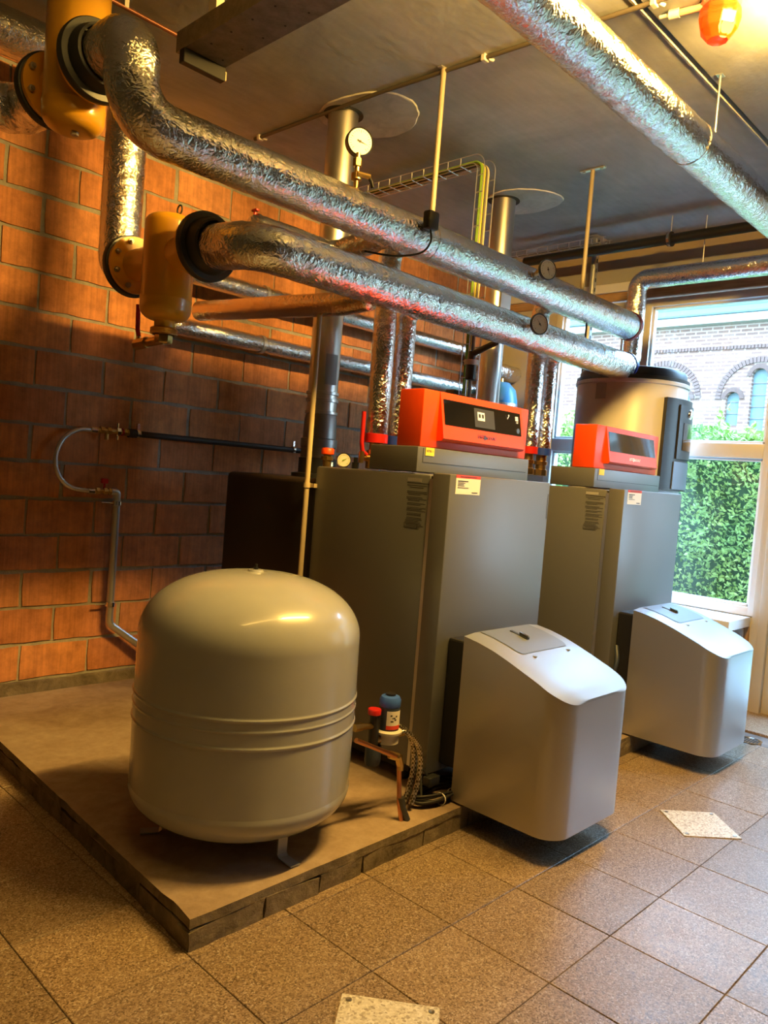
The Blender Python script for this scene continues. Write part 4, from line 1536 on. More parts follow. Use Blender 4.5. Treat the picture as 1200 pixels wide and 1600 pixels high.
# ================================================================== HANGERS
t = thing('hanger_tube', 'brass-coloured hanger tube from ceiling to upper header near the sensor box', 'hanger', (2.872, 2.592, 2.70), 'header hangers')
bm = BM(); cyl(bm, (2.872, 2.592, 2.69), (2.872, 2.592, ZC), 0.0135, n=16)
obj('tube', bm, 'hanger_paint', t, smooth=40)
bm = BM(); box(bm, 2.84, 2.905, 2.58, 2.605, ZC - 0.006, ZC)
obj('ceiling_plate', bm, 'galvanised', t)
t = thing('hanger_tube', 'brass-coloured hanger tube with a bolted ceiling plate above the header ends', 'hanger', (4.32, 2.585, 2.70), 'header hangers')
bm = BM(); cyl(bm, (4.32, 2.585, 2.69), (4.32, 2.585, ZC), 0.0135, n=16)
obj('tube', bm, 'hanger_paint', t, smooth=40)
bm = BM(); box(bm, 4.305, 4.335, 2.50, 2.67, ZC - 0.009, ZC, 0.003)
obj('ceiling_plate', bm, 'galvanised', t)
for y_ in (2.525, 2.645):
    bm = BM(); cyl(bm, (4.32, y_, ZC - 0.016), (4.32, y_, ZC - 0.008), 0.011, n=6)
    obj('bolt', bm, 'screw_metal', t)
t = thing('hanger_rod', 'thin hanger rod holding the straight ceiling pipe at upper right', 'hanger', (3.675, 1.565, 3.14))
bm = BM(); cyl(bm, (3.675, 1.565, 3.12), (3.675, 1.565, ZC), 0.0055, n=10)
obj('rod', bm, 'galvanised', t)
bm = BM(); box(bm, 3.655, 3.695, 1.55, 1.58, ZC - 0.004, ZC)
obj('ceiling_plate', bm, 'galvanised', t)
t = thing('hanger_rod', 'short dark rod between the two headers near their ends', 'hanger', (4.42, 2.59, 2.41))
bm = BM(); cyl(bm, (4.42, 2.59, 2.41), (4.42, 2.59, 2.525), 0.006, n=10)
obj('rod', bm, 'dark_steel', t)

# black pipe below the ceiling by the window
t = thing('black_pipe', 'black plastic pipe hung under the ceiling along the window wall', 'pipe', (5.34, 2.5, 3.25))
bm = BM(); cyl(bm, (5.34, -1.78, 3.285), (5.34, 3.75, 3.285), 0.036, n=24)
obj('tube', bm, 'black_plastic', t, smooth=40)
bm = BM(); lathe(bm, [(0.036, -0.016), (0.050, -0.016), (0.052, -0.01), (0.052, 0.01), (0.050, 0.016), (0.036, 0.016)], (5.34, 2.52, 3.285), (0, 1, 0), 28)
cl = obj('clamp', bm, 'rubber_black', t, smooth=40)
bm = BM(); lathe(bm, [(0.052, -0.009), (0.054, -0.009), (0.054, 0.009), (0.052, 0.009)], (5.34, 2.52, 3.285), (0, 1, 0), 28)
obj('clamp_band', bm, 'chrome', cl)
bm = BM(); cyl(bm, (5.34, 2.52, 3.335), (5.34, 2.52, ZC), 0.004, n=8)
obj('clamp_rod', bm, 'galvanised', t)

# thin conduit on the ceiling with saddles
t = thing('ceiling_conduit', 'thin brown conduit running across the ceiling past the near flue', 'conduit', (2.88, 2.6, ZC - 0.02))
bm = BM(); sweep(bm, [(2.815, 4.05, ZC - 0.013), (2.845, 3.0, ZC - 0.013), (2.955, 1.60, ZC - 0.013), (3.03, 0.55, ZC - 0.013)], 0.0105, n=12)
obj('tube', bm, 'conduit_brown', t, smooth=60)
for x_, y_ in ((2.818, 4.0), (2.895, 2.36), (2.96, 1.56)):
    bm = BM(); box(bm, x_ - 0.018, x_ + 0.02, y_ - 0.012, y_ + 0.012, ZC - 0.03, ZC, 0.004); cyl(bm, (x_ + 0.005, y_ - 0.02, ZC - 0.02), (x_ + 0.03, y_ - 0.03, ZC - 0.02), 0.008, n=8)
    obj('saddle', bm, 'cream_paint', t)

# steel channel beam at the top left
t = thing('steel_beam', 'brown painted steel channel below the ceiling at the top left', 'beam', (1.92, 1.5, 3.26))
bm = BM()
prism(bm, [(1.805, 3.262), (2.015, 3.262), (2.015, 3.352), (2.003, 3.352), (2.003, 3.274), (1.817, 3.274), (1.817, 3.352), (1.805, 3.352)], 'Y', -1.78, 3.25)
obj('channel', bm, 'beam_paint', t)
for y_ in (0.4, 1.8, 2.95):
    bm = BM(); box(bm, 1.81, 1.85, y_, y_ + 0.06, 3.34, ZC, 0.003)
    obj('bracket', bm, 'cream_paint', t)
bm = BM(); box(bm, 1.80, 2.02, 3.17, 3.21, 3.20, 3.262, 0.004)
obj('end_support', bm, 'black_matte', t)
bm = BM(); box(bm, 2.02, 2.026, 3.174, 3.206, 3.206, 3.246)
obj('end_plate', bm, 'pvc_cream', t)
bm = BM()
for k in range(40):
    y_ = 0.2 + k * 0.075
    x_ = 1.86 + 0.11 * (k % 2)
    cyl(bm, (x_, y_, 3.2625), (x_, y_, 3.2605), 0.005, n=8)
o = obj('rivet_holes', bm, 'black_matte', t, kind='stuff')

t = thing('copper_line', 'old thin copper line under the ceiling behind the pipe bend', 'pipe', (1.4, 3.356, 3.4))
bm = BM(); cyl(bm, (0.2, 3.356, 3.415), (1.87, 3.356, 3.40), 0.010, n=12)
obj('tube', bm, 'old_copper', t, smooth=40)
bm = BM(); cyl(bm, (1.865, 3.356, 3.40), (1.90, 3.356, 3.40), 0.013, n=12)
obj('fitting', bm, 'cream_paint', t, smooth=40)
bm = BM(); box(bm, 1.60, 1.62, 3.345, 3.367, 3.40, ZC)
obj('clip', bm, 'cream_paint', t)

# ================================================================== CABLE TRAYS
def wire(bm, pts, r=0.0028):
    sweep(bm, pts, r, n=6)
t = thing('wire_cable_tray', 'wire mesh cable tray turning down from the ceiling with green and yellow cables', 'cable tray', (3.71, 2.97, 1.6))
X0_, X1_, YD = 3.655, 3.765, 2.965
bm = BM()
for x_ in (X0_, 3.69, 3.73, X1_):
    wire(bm, fillet([(x_, 4.24, 3.352), (x_, YD, 3.352), (x_, YD, 1.55)], 0.05, 5))
for x_ in (X0_, X1_):
    wire(bm, fillet([(x_, 4.24, 3.40), (x_, YD - 0.05, 3.40), (x_, YD - 0.05, 1.55)], 0.08, 5))
k_ = 0
y_ = 4.2
while y_ > YD + 0.06:
    wire(bm, [(X0_, y_, 3.40), (X0_, y_, 3.352), (X1_, y_, 3.352), (X1_, y_, 3.40)], 0.0032)
    y_ -= 0.10
z_ = 3.27
while z_ > 1.6:
    wire(bm, [(X0_, YD - 0.05, z_), (X0_, YD, z_), (X1_, YD, z_), (X1_, YD - 0.05, z_)], 0.0032)
    z_ -= 0.10
obj('mesh', bm, 'galvanised', t)
for k, (dx, mt, r_) in enumerate(((0.022, 'cable_green', 0.006), (0.038, 'cable_green', 0.005), (0.055, 'cable_yellow', 0.006), (0.075, 'cable_grey', 0.006), (0.092, 'pvc_cream', 0.006))):
    bm = BM(); sweep(bm, fillet([(X0_ + dx, 4.24, 3.364), (X0_ + dx + 0.004 * math.sin(k), 3.6, 3.366), (X0_ + dx, YD - 0.014, 3.368), (X0_ + dx, YD - 0.014, 1.55)], 0.06, 8), r_, n=8)
    obj('cable', bm, mt, t, smooth=60)
t = thing('wire_cable_tray', 'straight wire mesh cable tray under the ceiling near the window wall', 'cable tray', (5.47, 3.6, 3.36))
bm = BM()
for x_ in (5.42, 5.455, 5.49, 5.525):
    wire(bm, [(x_, 4.24, 3.375), (x_, 3.08, 3.375)])
for x_ in (5.42, 5.525):
    wire(bm, [(x_, 4.24, 3.415), (x_, 3.08, 3.415)])
for k in range(12):
    y_ = 3.1 + k * 0.1
    wire(bm, [(5.42, y_, 3.415), (5.42, y_, 3.375), (5.525, y_, 3.375), (5.525, y_, 3.415)], 0.003)
obj('mesh', bm, 'galvanised', t)
for dx, mt in ((0.03, 'cable_grey'), (0.06, 'cable_yellow')):
    bm = BM(); sweep(bm, [(5.42 + dx, 4.24, 3.384), (5.42 + dx, 3.15, 3.384)], 0.006, n=8)
    obj('cable', bm, mt, t)
t = thing('strut_channel', 'slotted galvanised strut hanging from the ceiling near the window', 'strut', (5.50, 3.20, 2.3))
bm = BM()
prism(bm, [(5.48, 3.18), (5.52, 3.18), (5.52, 3.22), (5.48, 3.22), (5.48, 3.217), (5.517, 3.217), (5.517, 3.183), (5.48, 3.183)], 'Z', 2.35, ZC - 0.006)
obj('channel', bm, 'galvanised', t)
bm = BM(); box(bm, 5.44, 5.60, 3.16, 3.24, ZC - 0.006, ZC)
obj('head_plate', bm, 'galvanised', t)
for k in range(14):
    z_ = 2.42 + k * 0.075
    bm = BM(); box(bm, 5.494, 5.506, 3.1785, 3.1795, z_, z_ + 0.03)
    obj('slot', bm, 'black_matte', t)

# ================================================================== WATER HEATER
HC = (5.298, 2.685)
HR = 0.388
t = thing('water_heater', 'white cylindrical heat-pump water heater with black lid beside the window', 'water heater', (HC[0], HC[1], 0.0))
bm = BM()
lathe(bm, [(HR - 0.03, 0.02), (HR, 0.05), (HR, 2.255), (HR - 0.004, 2.262)], (HC[0], HC[1], 0), n=72)
obj('heater_body', bm, 'heater_white', t, smooth=40)
bm = BM()
lathe(bm, [(HR + 0.006, 2.245), (HR + 0.006, 2.268), (HR - 0.012, 2.272), (HR - 0.016, 2.31), (HR - 0.03, 2.332), (HR - 0.07, 2.342), (0, 2.348)], (HC[0], HC[1], 0), n=72)
obj('lid', bm, 'black_plastic', t, smooth=40)
bm = BM()
lathe(bm, [(HR + 0.003, 2.215), (HR + 0.010, 2.22), (HR + 0.010, 2.24), (HR + 0.004, 2.246)], (HC[0], HC[1], 0), n=72)
obj('rim', bm, 'heater_white', t, smooth=40)
def on_heater(a_, r_):
    return HC[0] + r_ * math.cos(a_), HC[1] + r_ * math.sin(a_)
def curved_panel(a0, a1, z0, z1, r0, r1, n_=10):
    bm = BM()
    rows = []
    for k in range(n_ + 1):
        a_ = a0 + (a1 - a0) * k / n_
        rows.append([bm.verts.new((*on_heater(a_, r_), z)) for r_, z in ((r0, z0), (r1, z0), (r1, z1), (r0, z1))])
    for A, B in zip(rows[:-1], rows[1:]):
        for q in range(4):
            bm.faces.new((A[q], A[(q + 1) % 4], B[(q + 1) % 4], B[q]))
    bm.faces.new(rows[0]); bm.faces.new(rows[-1][::-1])
    return bm
D = math.radians
dpl = obj('control_panel', curved_panel(D(-119), D(-49), 1.50, 2.13, HR - 0.005, HR + 0.035, 16), 'black_plastic', t, smooth=40)
obj('panel_face', curved_panel(D(-103), D(-55), 1.72, 2.09, HR + 0.03, HR + 0.046, 14), 'dark_steel', dpl, smooth=40)
obj('lower_cover', curved_panel(D(-105), D(-52), 1.51, 1.70, HR + 0.03, HR + 0.043, 14), 'hood_inset', dpl, smooth=40)
a_ = D(-84)
bm = BM(); p0 = Vector((*on_heater(a_, HR + 0.045), 2.035)); d_ = Vector((math.cos(a_), math.sin(a_), 0))
lathe(bm, [(0, 0.014), (0.026, 0.014), (0.034, 0.008), (0.036, 0.0)], p0, d_, 28)
obj('dial', bm, 'chrome', dpl, smooth=40)
obj('display_window', curved_panel(D(-96), D(-70), 1.78, 1.97, HR + 0.04, HR + 0.049), 'screen_black', dpl, smooth=40)
obj('rating_plate', curved_panel(D(-191), D(-179), 2.10, 2.21, HR - 0.002, HR + 0.002), 'label_grey', t, smooth=40)
for k in range(3):
    a_ = 2 * PI * k / 3 + 0.4
    x_, y_ = on_heater(a_, HR - 0.09)
    bm = BM(); cyl(bm, (x_, y_, -0.0), (x_, y_, 0.04), 0.03, n=14)
    obj('foot', bm, 'black_plastic', t)

# blue vessel hanging near the back wall
t = thing('blue_vessel', 'small glossy blue vessel behind the far flue', 'expansion vessel', (5.40, 3.93, 1.85))
bm = BM(); lathe(bm, [(0, -0.20), (0.07, -0.19), (0.13, -0.13), (0.15, -0.03), (0.15, 0.03), (0.13, 0.13), (0.07, 0.19), (0, 0.20)], (5.40, 3.93, 2.12), n=40)
obj('shell', bm, 'vessel_blue', t, smooth=60)
bm = BM(); cyl(bm, (5.40, 3.93, 2.31), (5.40, 3.93, 2.345), 0.02, n=14)
obj('nozzle', bm, 'brass', t)
bm = BM(); lathe(bm, [(0.15, -0.012), (0.154, -0.012), (0.154, 0.012), (0.15, 0.012)], (5.40, 3.93, 2.12), n=40); box(bm, 5.38, 5.42, 4.07, YW - 0.002, 2.105, 2.135)
obj('bracket', bm, 'galvanised', t)
# junction box on the back wall
t = thing('junction_box', 'small grey junction box with green indicators low on the tray', 'junction box', (3.70, 2.93, 1.85))
bm = BM(); box(bm, 3.64, 3.80, 2.99, 3.06, 1.80, 2.0, 0.008)
obj('box_body', bm, 'boiler_grey', t, smooth=40)
bm = BM(); box(bm, 3.66, 3.72, 2.984, 2.992, 1.86, 1.96, 0.004)
obj('terminal', bm, 'cable_green', t)
t = thing('motor_valve', 'small black and white motor valve hanging below the lower header', 'valve', (3.62, 2.86, 2.08))
bm = BM(); cyl(bm, (3.62, 2.86, 2.05), (3.62, 2.86, 2.16), 0.03, n=16)
obj('valve_body', bm, 'black_plastic', t, smooth=40)
bm = BM(); cyl(bm, (3.62, 2.86, 2.135), (3.62, 2.86, 2.165), 0.042, n=20)
obj('collar', bm, 'pvc_white', t, smooth=40)
bm = BM(); cyl(bm, (3.62, 2.86, 2.165), (3.62, 2.86, 2.215), 0.022, n=16); cyl(bm, (3.62, 2.86, 2.20), (3.62, 2.69, 2.26), 0.018, n=14)
obj('stem', bm, 'dark_steel', t, smooth=40)

# ================================================================== GAUGES
t = thing('pressure_gauge', 'round white pressure gauge on brass cock standing on the upper header', 'gauge', (2.352, 2.59, 2.69), 'dial gauges')
bm = BM(); cyl(bm, (2.352, 2.59, 2.685), (2.352, 2.59, 2.86), 0.011, n=14); lathe(bm, [(0.012, 0), (0.021, 0.002), (0.021, 0.035), (0.012, 0.037)], (2.352, 2.59, 2.80), n=6); lathe(bm, [(0.012, 0), (0.024, 0.003), (0.024, 0.03), (0.012, 0.033)], (2.352, 2.59, 2.74), n=16); cyl(bm, (2.335, 2.57, 2.762), (2.395, 2.55, 2.762), 0.012, n=10)
obj('brass_cock', bm, 'brass', t, smooth=30)
bm = BM(); sweep(bm, [(2.39, 2.553, 2.765), (2.402, 2.545, 2.74), (2.408, 2.54, 2.715)], 0.008, n=8)
obj('cock_lever', bm, 'black_plastic', t)
gd = Vector((-0.40, -0.91, -0.08)).normalized()
gc = Vector((2.356, 2.588, 2.912))
bm = BM(); lathe(bm, [(0.0, -0.045), (0.050, -0.045), (0.060, -0.035), (0.062, 0.0), (0.058, 0.004), (0.055, 0.0)], gc, gd, 36)
obj('gauge_case', bm, 'black_plastic', t, smooth=40)
bm = BM(); cyl(bm, gc - gd * 0.004, gc, 0.056, n=36)
gf = obj('dial_face', bm, 'gauge_face', t)
def dial_marks(c_, d_, r_, parent, needle_ang, nrm='print_dark'):
    a_ = Vector((0, 0, 1)); a_ = (a_ - d_ * a_.dot(d_)).normalized(); b_ = a_.cross(d_).normalized()
    bm = BM()
    for k in range(21):
        an = math.radians(-135 + 270 * k / 20)
        u = a_ * math.cos(an) + b_ * math.sin(an)
        w_ = u.cross(d_)
        p0_, p1_ = c_ + d_ * 0.0008 + u * r_ * (0.76 if k % 5 else 0.66), c_ + d_ * 0.0008 + u * r_ * 0.86
        hw = 0.0010
        vs_ = [bm.verts.new(q) for q in (p0_ - w_ * hw, p0_ + w_ * hw, p1_ + w_ * hw, p1_ - w_ * hw)]
        bm.faces.new(vs_)
    obj('scale', bm, nrm, parent)
    an = math.radians(needle_ang)
    u = a_ * math.cos(an) + b_ * math.sin(an); w_ = u.cross(d_)
    bm = BM()
    c2 = c_ + d_ * 0.003
    vs_ = [bm.verts.new(q) for q in (c2 - u * r_ * 0.25 - w_ * 0.003, c2 - u * r_ * 0.25 + w_ * 0.003, c2 + u * r_ * 0.75)]
    bm.faces.new(vs_)
    cyl(bm, c_, c2 + d_ * 0.001, r_ * 0.09, n=12)
    obj('needle', bm, nrm, parent)
dial_marks(gc, gd, 0.056, gf, 105)
def thermometer(label, x, z, needle):
    t = thing('dial_thermometer', label, 'gauge', (x, YA - 0.1, z), 'dial gauges')
    d_ = Vector((-0.30, -0.95, 0.02)).normalized()
    c_ = Vector((x, YA - RA - 0.055, z))
    bm = BM(); cyl(bm, (x + 0.01, YA - RA + 0.02, z), tuple(c_ - d_ * 0.01), 0.012, n=14)
    obj('stem', bm, 'brass', t, smooth=40)
    bm = BM(); lathe(bm, [(0.0, -0.018), (0.050, -0.018), (0.058, -0.012), (0.060, 0.002), (0.056, 0.006), (0.052, 0.002)], c_, d_, 36)
    obj('bezel', bm, 'dark_steel', t, smooth=40)
    bm = BM(); cyl(bm, c_ - d_ * 0.002, c_ + d_ * 0.002, 0.053, n=36)
    f_ = obj('dial_face', bm, 'gauge_face_dim', t)
    dial_marks(c_ + d_ * 0.002, d_, 0.053, f_, needle)
thermometer('dial thermometer on the side of the upper header', 3.70, 2.66, 160)
thermometer('dial thermometer on the side of the lower header', 3.665, 2.352, -40)

t = thing('sensor_box', 'small black sensor box with a thin cable clipped on the upper header', 'sensor', (2.74, 2.49, 2.62))
bm = BM(); box(bm, 2.705, 2.775, 2.452, 2.500, 2.615, 2.70, 0.01)
obj('case', bm, 'black_plastic', t, smooth=40)
bm = BM(); sweep(bm, spline([(2.74, 2.475, 2.618), (2.742, 2.47, 2.56), (2.70, 2.49, 2.50), (2.60, 2.56, 2.47), (2.50, 2.66, 2.48)], 8), 0.005, n=8)
obj('cable', bm, 'rubber_black', t, smooth=60)

# ================================================================== BOILER SAFETY FITTINGS
t = thing('safety_valve', 'orange-capped brass safety valve on top of the near boiler', 'valve', (2.63, 2.955, 1.40))
bm = BM(); cyl(bm, (2.63, 2.955, 1.40), (2.63, 2.955, 1.53), 0.022, n=16); lathe(bm, [(0.02, 0), (0.031, 0.003), (0.031, 0.02), (0.02, 0.023)], (2.63, 2.955, 1.50), n=8)
obj('brass_body', bm, 'brass', t, smooth=30)
bm = BM(); lathe(bm, [(0.026, 0), (0.033, 0.003), (0.033, 0.028), (0.028, 0.034), (0, 0.036)], (2.63, 2.955, 1.53), n=24)
obj('cap', bm, 'orange_red', t, smooth=40)
t = thing('pressure_gauge', 'small black pressure gauge on top of the near boiler casing', 'gauge', (2.62, 2.82, 1.468), 'dial gauges')
gd2 = Vector((-0.75, -0.66, 0.05)).normalized(); gc2 = Vector((2.62, 2.82, 1.508))
bm = BM(); lathe(bm, [(0, -0.03), (0.03, -0.03), (0.036, -0.02), (0.036, 0.003), (0.032, 0.0)], gc2, gd2, 28)
obj('gauge_case', bm, 'black_plastic', t, smooth=40)
bm = BM(); cyl(bm, gc2 - gd2 * 0.003, gc2, 0.032, n=28)
f_ = obj('dial_face', bm, 'gauge_face', t)
dial_marks(gc2, gd2, 0.032, f_, 60, 'cable_green')
bm = BM(); cyl(bm, (2.635, 2.835, 1.465), (2.635, 2.835, 1.49), 0.01, n=10)
obj('stem', bm, 'brass', t)
t = thing('air_vent', 'small black automatic air vent beside the boiler-top gauge', 'vent', (2.62, 2.735, 1.468))
bm = BM(); cyl(bm, (2.62, 2.735, 1.466), (2.62, 2.735, 1.50), 0.018, n=16); cyl(bm, (2.62, 2.735, 1.50), (2.62, 2.735, 1.525), 0.011, n=12)
obj('vent_body', bm, 'black_plastic', t, smooth=40)

# cream conduit clipped to the rear corner of the near boiler
t = thing('cream_conduit', 'thin cream plastic conduit standing upright at the near boiler corner', 'conduit', (2.487, 2.93, 0.10))
bm = BM(); cyl(bm, (2.487, 2.93, 0.10), (2.487, 2.93, 2.275), 0.013, n=14)
obj('tube', bm, 'pvc_cream', t, smooth=40)
bm = BM(); lathe(bm, [(0.013, -0.012), (0.018, -0.012), (0.018, 0.012), (0.013, 0.012)], (2.487, 2.93, 1.37), n=16); box(bm, 2.495, 2.516, 2.885, 2.93, 1.36, 1.38)
obj('clip', bm, 'pvc_cream', t)

# ================================================================== WATER CONNECTION ON THE BRICK WALL
YH = 4.205
t = thing('braided_hose', 'looped steel-braided hose with brass valves hanging on the brick wall', 'hose', (1.95, YH, 1.22))
bm = BM(); sweep(bm, spline([(1.975, YH, 1.572), (1.90, YH, 1.567), (1.82, YH, 1.515), (1.775, YH - 0.01, 1.42), (1.79, YH - 0.01, 1.32), (1.86, YH - 0.005, 1.25), (1.975, YH, 1.228)], 10), 0.013, n=14)
obj('hose', bm, 'galvanised', t, smooth=60)
bm = BM()
for x0, x1, z_, r_ in ((1.965, 2.00, 1.573, 0.019), (1.97, 2.005, 1.229, 0.019)):
    cyl(bm, (x0, YH, z_), (x1, YH, z_), r_, n=16)
obj('ferrule', bm, 'chrome', t, smooth=40)
bm = BM()
cyl(bm, (2.0, YH, 1.575), (2.19, YH, 1.577), 0.014, n=14)
for x_ in (2.02, 2.06, 2.155, 2.18):
    cyl(bm, (x_, YH, 1.576), (x_ + 0.022, YH, 1.576), 0.022, n=6)
cyl(bm, (2.06, YH, 1.576), (2.06, YH, 1.525), 0.011, n=10)
cyl(bm, (2.0, YH, 1.23), (2.10, YH, 1.232), 0.014, n=14)
for x_ in (2.015, 2.06, 2.09):
    cyl(bm, (x_, YH, 1.231), (x_ + 0.02, YH, 1.231), 0.021, n=6)
obj('brass_fittings', bm, 'brass', t, smooth=30)
bm = BM(); cyl(bm, (2.125, YH, 1.53), (2.125, YH, 1.625), 0.006, n=10); cyl(bm, (2.115, YH, 1.577), (2.137, YH, 1.577), 0.026, n=8)
obj('cross_handle', bm, 'chrome', t)
bm = BM(); cyl(bm, (2.15, YH, 1.577), (2.158, YH, 1.577), 0.022, n=12)
obj('red_ring', bm, 'red_plastic', t)
bm = BM(); cyl(bm, (2.065, YH - 0.0, 1.245), (2.065, YH, 1.285), 0.006, n=8); box(bm, 2.045, 2.085, YH - 0.012, YH + 0.012, 1.275, 1.305, 0.006)
obj('red_tap', bm, 'red_plastic', t)
t = thing('black_hose_pipe', 'black rubber-covered pipe running along the brick wall from the hose', 'pipe', (2.8, YH, 1.55))
bm = BM(); cyl(bm, (2.20, YH, 1.575), (3.62, YH, 1.572), 0.0185, n=16); cyl(bm, (2.19, YH, 1.575), (2.235, YH, 1.575), 0.026, n=16)
obj('tube', bm, 'rubber_black', t, smooth=40)
for x_ in (2.25, 3.42):
    bm = BM(); lathe(bm, [(0.019, -0.01), (0.025, -0.01), (0.025, 0.01), (0.019, 0.01)], (x_, YH, 1.574), (1, 0, 0), 20); cyl(bm, (x_, YH + 0.02, 1.574), (x_, YW - 0.002, 1.574), 0.006, n=8); box(bm, x_ - 0.008, x_ + 0.008, YH - 0.008, YH + 0.008, 1.598, 1.635)
    obj('pipe_clip', bm, 'chrome', t)
t = thing('grey_drop_pipe', 'grey steel pipe dropping down the brick wall behind the vessel', 'pipe', (2.14, YH, 0.3))
bm = BM(); sweep(bm, fillet([(2.105, YH, 1.232), (2.145, YH, 1.232), (2.145, YH, 0.46), (2.40, YH - 0.02, 0.27), (2.75, YH - 0.02, 0.24)], 0.06, 8), 0.0215, n=16)
obj('tube', bm, 'galvanised', t, smooth=60)
for z_ in (1.165, 0.575):
    bm = BM(); lathe(bm, [(0.0215, -0.012), (0.028, -0.012), (0.028, 0.012), (0.0215, 0.012)], (2.145, YH, z_), (0, 0, 1), 20); cyl(bm, (2.06, YH + 0.01, z_), (2.145, YH + 0.01, z_), 0.005, n=8); cyl(bm, (2.145, YH, z_), (2.145, YW - 0.002, z_), 0.006, n=8)
    obj('pipe_clip', bm, 'chrome', t)

# ================================================================== PUMP GROUP IN FRONT OF THE NEAR BOILER
t = thing('filling_unit', 'small blue filling unit with red knob and braided hoses beside the vessel', 'pump', (2.30, 2.0, 0.10))
PC = (2.225, 2.02)
bm = BM(); lathe(bm, [(0.040, 0.0), (0.041, 0.09), (0.039, 0.095)], (PC[0], PC[1], 0.455), n=28)
cyl_ = obj('cylinder', bm, 'pump_dark', t, smooth=40)
bm = BM(); lathe(bm, [(0.040, 0.0), (0.0425, 0.004), (0.0425, 0.028), (0.036, 0.04), (0.022, 0.044), (0, 0.044)], (PC[0], PC[1], 0.545), n=28)
obj('blue_cap', bm, 'pump_blue', t, smooth=40)
bm = BM(); cyl(bm, (PC[0], PC[1], 0.588), (PC[0], PC[1], 0.596), 0.02, n=18)
obj('cap_disc', bm, 'black_plastic', t)
bm = BM()
prev = None
lz = [(-150 + 12 * k) for k in range(9)]
for a_ in lz:
    an = math.radians(a_)
    cur = [bm.verts.new((PC[0] + 0.042 * math.cos(an), PC[1] + 0.042 * math.sin(an), z)) for z in (0.475, 0.535)]
    if prev: bm.faces.new((prev[0], cur[0], cur[1], prev[1]))
    prev = cur
lb = obj('label', bm, 'label_white', t, smooth=180)
bm = BM()
prev = None
for a_ in lz:
    an = math.radians(a_)
    cur = [bm.verts.new((PC[0] + 0.0423 * math.cos(an), PC[1] + 0.0423 * math.sin(an), z)) for z in (0.462, 0.478)]
    if prev: bm.faces.new((prev[0], cur[0], cur[1], prev[1]))
    prev = cur
obj('label_band', bm, 'label_red', lb, smooth=180)
bm = BM()
for an_, z_, w_ in ((-125, 0.515, 5), (-110, 0.505, 9), (-100, 0.498, 6), (-120, 0.492, 8), (-95, 0.512, 5)):
    an0, an1 = math.radians(an_ - w_), math.radians(an_ + w_)
    vs_ = [bm.verts.new((PC[0] + 0.0424 * math.cos(an), PC[1] + 0.0424 * math.sin(an), z)) for an, z in ((an0, z_), (an1, z_), (an1, z_ + 0.006), (an0, z_ + 0.006))]
    bm.faces.new(vs_)
obj('label_print', bm, 'print_dark', lb)
bm = BM(); lathe(bm, [(0.04, 0.0), (0.055, 0.004), (0.056, 0.012), (0.042, 0.018)], (PC[0], PC[1], 0.438), n=28); lathe(bm, [(0.0, 0), (0.044, 0.002), (0.044, 0.04)], (PC[0], PC[1], 0.40), n=28)
obj('flange', bm, 'pump_white', t, smooth=40)
bm = BM(); lathe(bm, [(0, 0), (0.028, 0.004), (0.032, 0.02), (0.032, 0.075), (0.03, 0.08)], (2.165, 2.035, 0.315), n=20)
obj('filter_bowl', bm, 'pump_dark', t, smooth=40)
bm = BM(); cyl(bm, (2.155, 2.03, 0.39), (2.155, 2.03, 0.52), 0.02, n=16)
obj('reducer_body', bm, 'black_plastic', t, smooth=40)
bm = BM(); lathe(bm, [(0.02, 0), (0.026, 0.003), (0.027, 0.02), (0.024, 0.024), (0, 0.025)], (2.150, 2.03, 0.52), n=20)
obj('red_knob', bm, 'red_plastic', t, smooth=40)
bm = BM(); cyl(bm, (2.155, 2.03, 0.415), (PC[0], PC[1], 0.42), 0.016, n=14); cyl(bm, (2.075, 2.03, 0.485), (2.155, 2.03, 0.475), 0.012, n=12); cyl(bm, (2.045, 2.03, 0.487), (2.085, 2.03, 0.485), 0.016, n=6)
obj('brass_link', bm, 'brass', t, smooth=30)
# copper pipe from behind the vessel, elbow, down to the plinth
bm = BM(); sweep(bm, fillet([(2.022, 1.992, 0.455), (2.255, 1.975, 0.345), (2.262, 1.972, 0.25), (2.258, 1.96, 0.17), (2.262, 1.945, 0.10)], 0.015, 4), 0.0095, n=12)
obj('copper_pipe', bm, 'copper', t, smooth=60)
bm = BM(); cyl(bm, (2.215, 1.993, 0.36), (2.25, 1.977, 0.347), 0.016, n=8); cyl(bm, (2.25, 1.977, 0.352), (2.262, 1.973, 0.315), 0.015, n=8); cyl(bm, (2.262, 1.972, 0.32), (2.262, 1.972, 0.295), 0.0135, n=8)
obj('brass_elbow', bm, 'brass', t, smooth=30)
bm = BM(); sweep(bm, [(2.262, 1.955, 0.19), (2.268, 1.95, 0.15), (2.285, 1.935, 0.10)], 0.014, n=10)
obj('pipe_foot', bm, 'dark_steel', t, smooth=60)
for k, dy in enumerate((0.0, 0.035)):
    bm = BM(); sweep(bm, spline([(2.262, 2.005 + dy, 0.432 + 0.012 * k), (2.31, 1.995 + dy, 0.43 + 0.012 * k), (2.375, 1.99 + dy, 0.375 + 0.01 * k), (2.405, 1.99 + dy, 0.29), (2.395, 1.99 + dy, 0.20), (2.36, 1.985 + dy, 0.125)], 8), 0.0115, n=12)
    obj('braided_tail', bm, 'steel_braid', t, smooth=60)
bm = BM()
for k, dy in enumerate((0.0, 0.035)):
    cyl(bm, (2.255, 2.008 + dy, 0.432 + 0.012 * k), (2.295, 2.0 + dy, 0.433 + 0.012 * k), 0.0145, n=6)
obj('tail_nut', bm, 'brass', t)

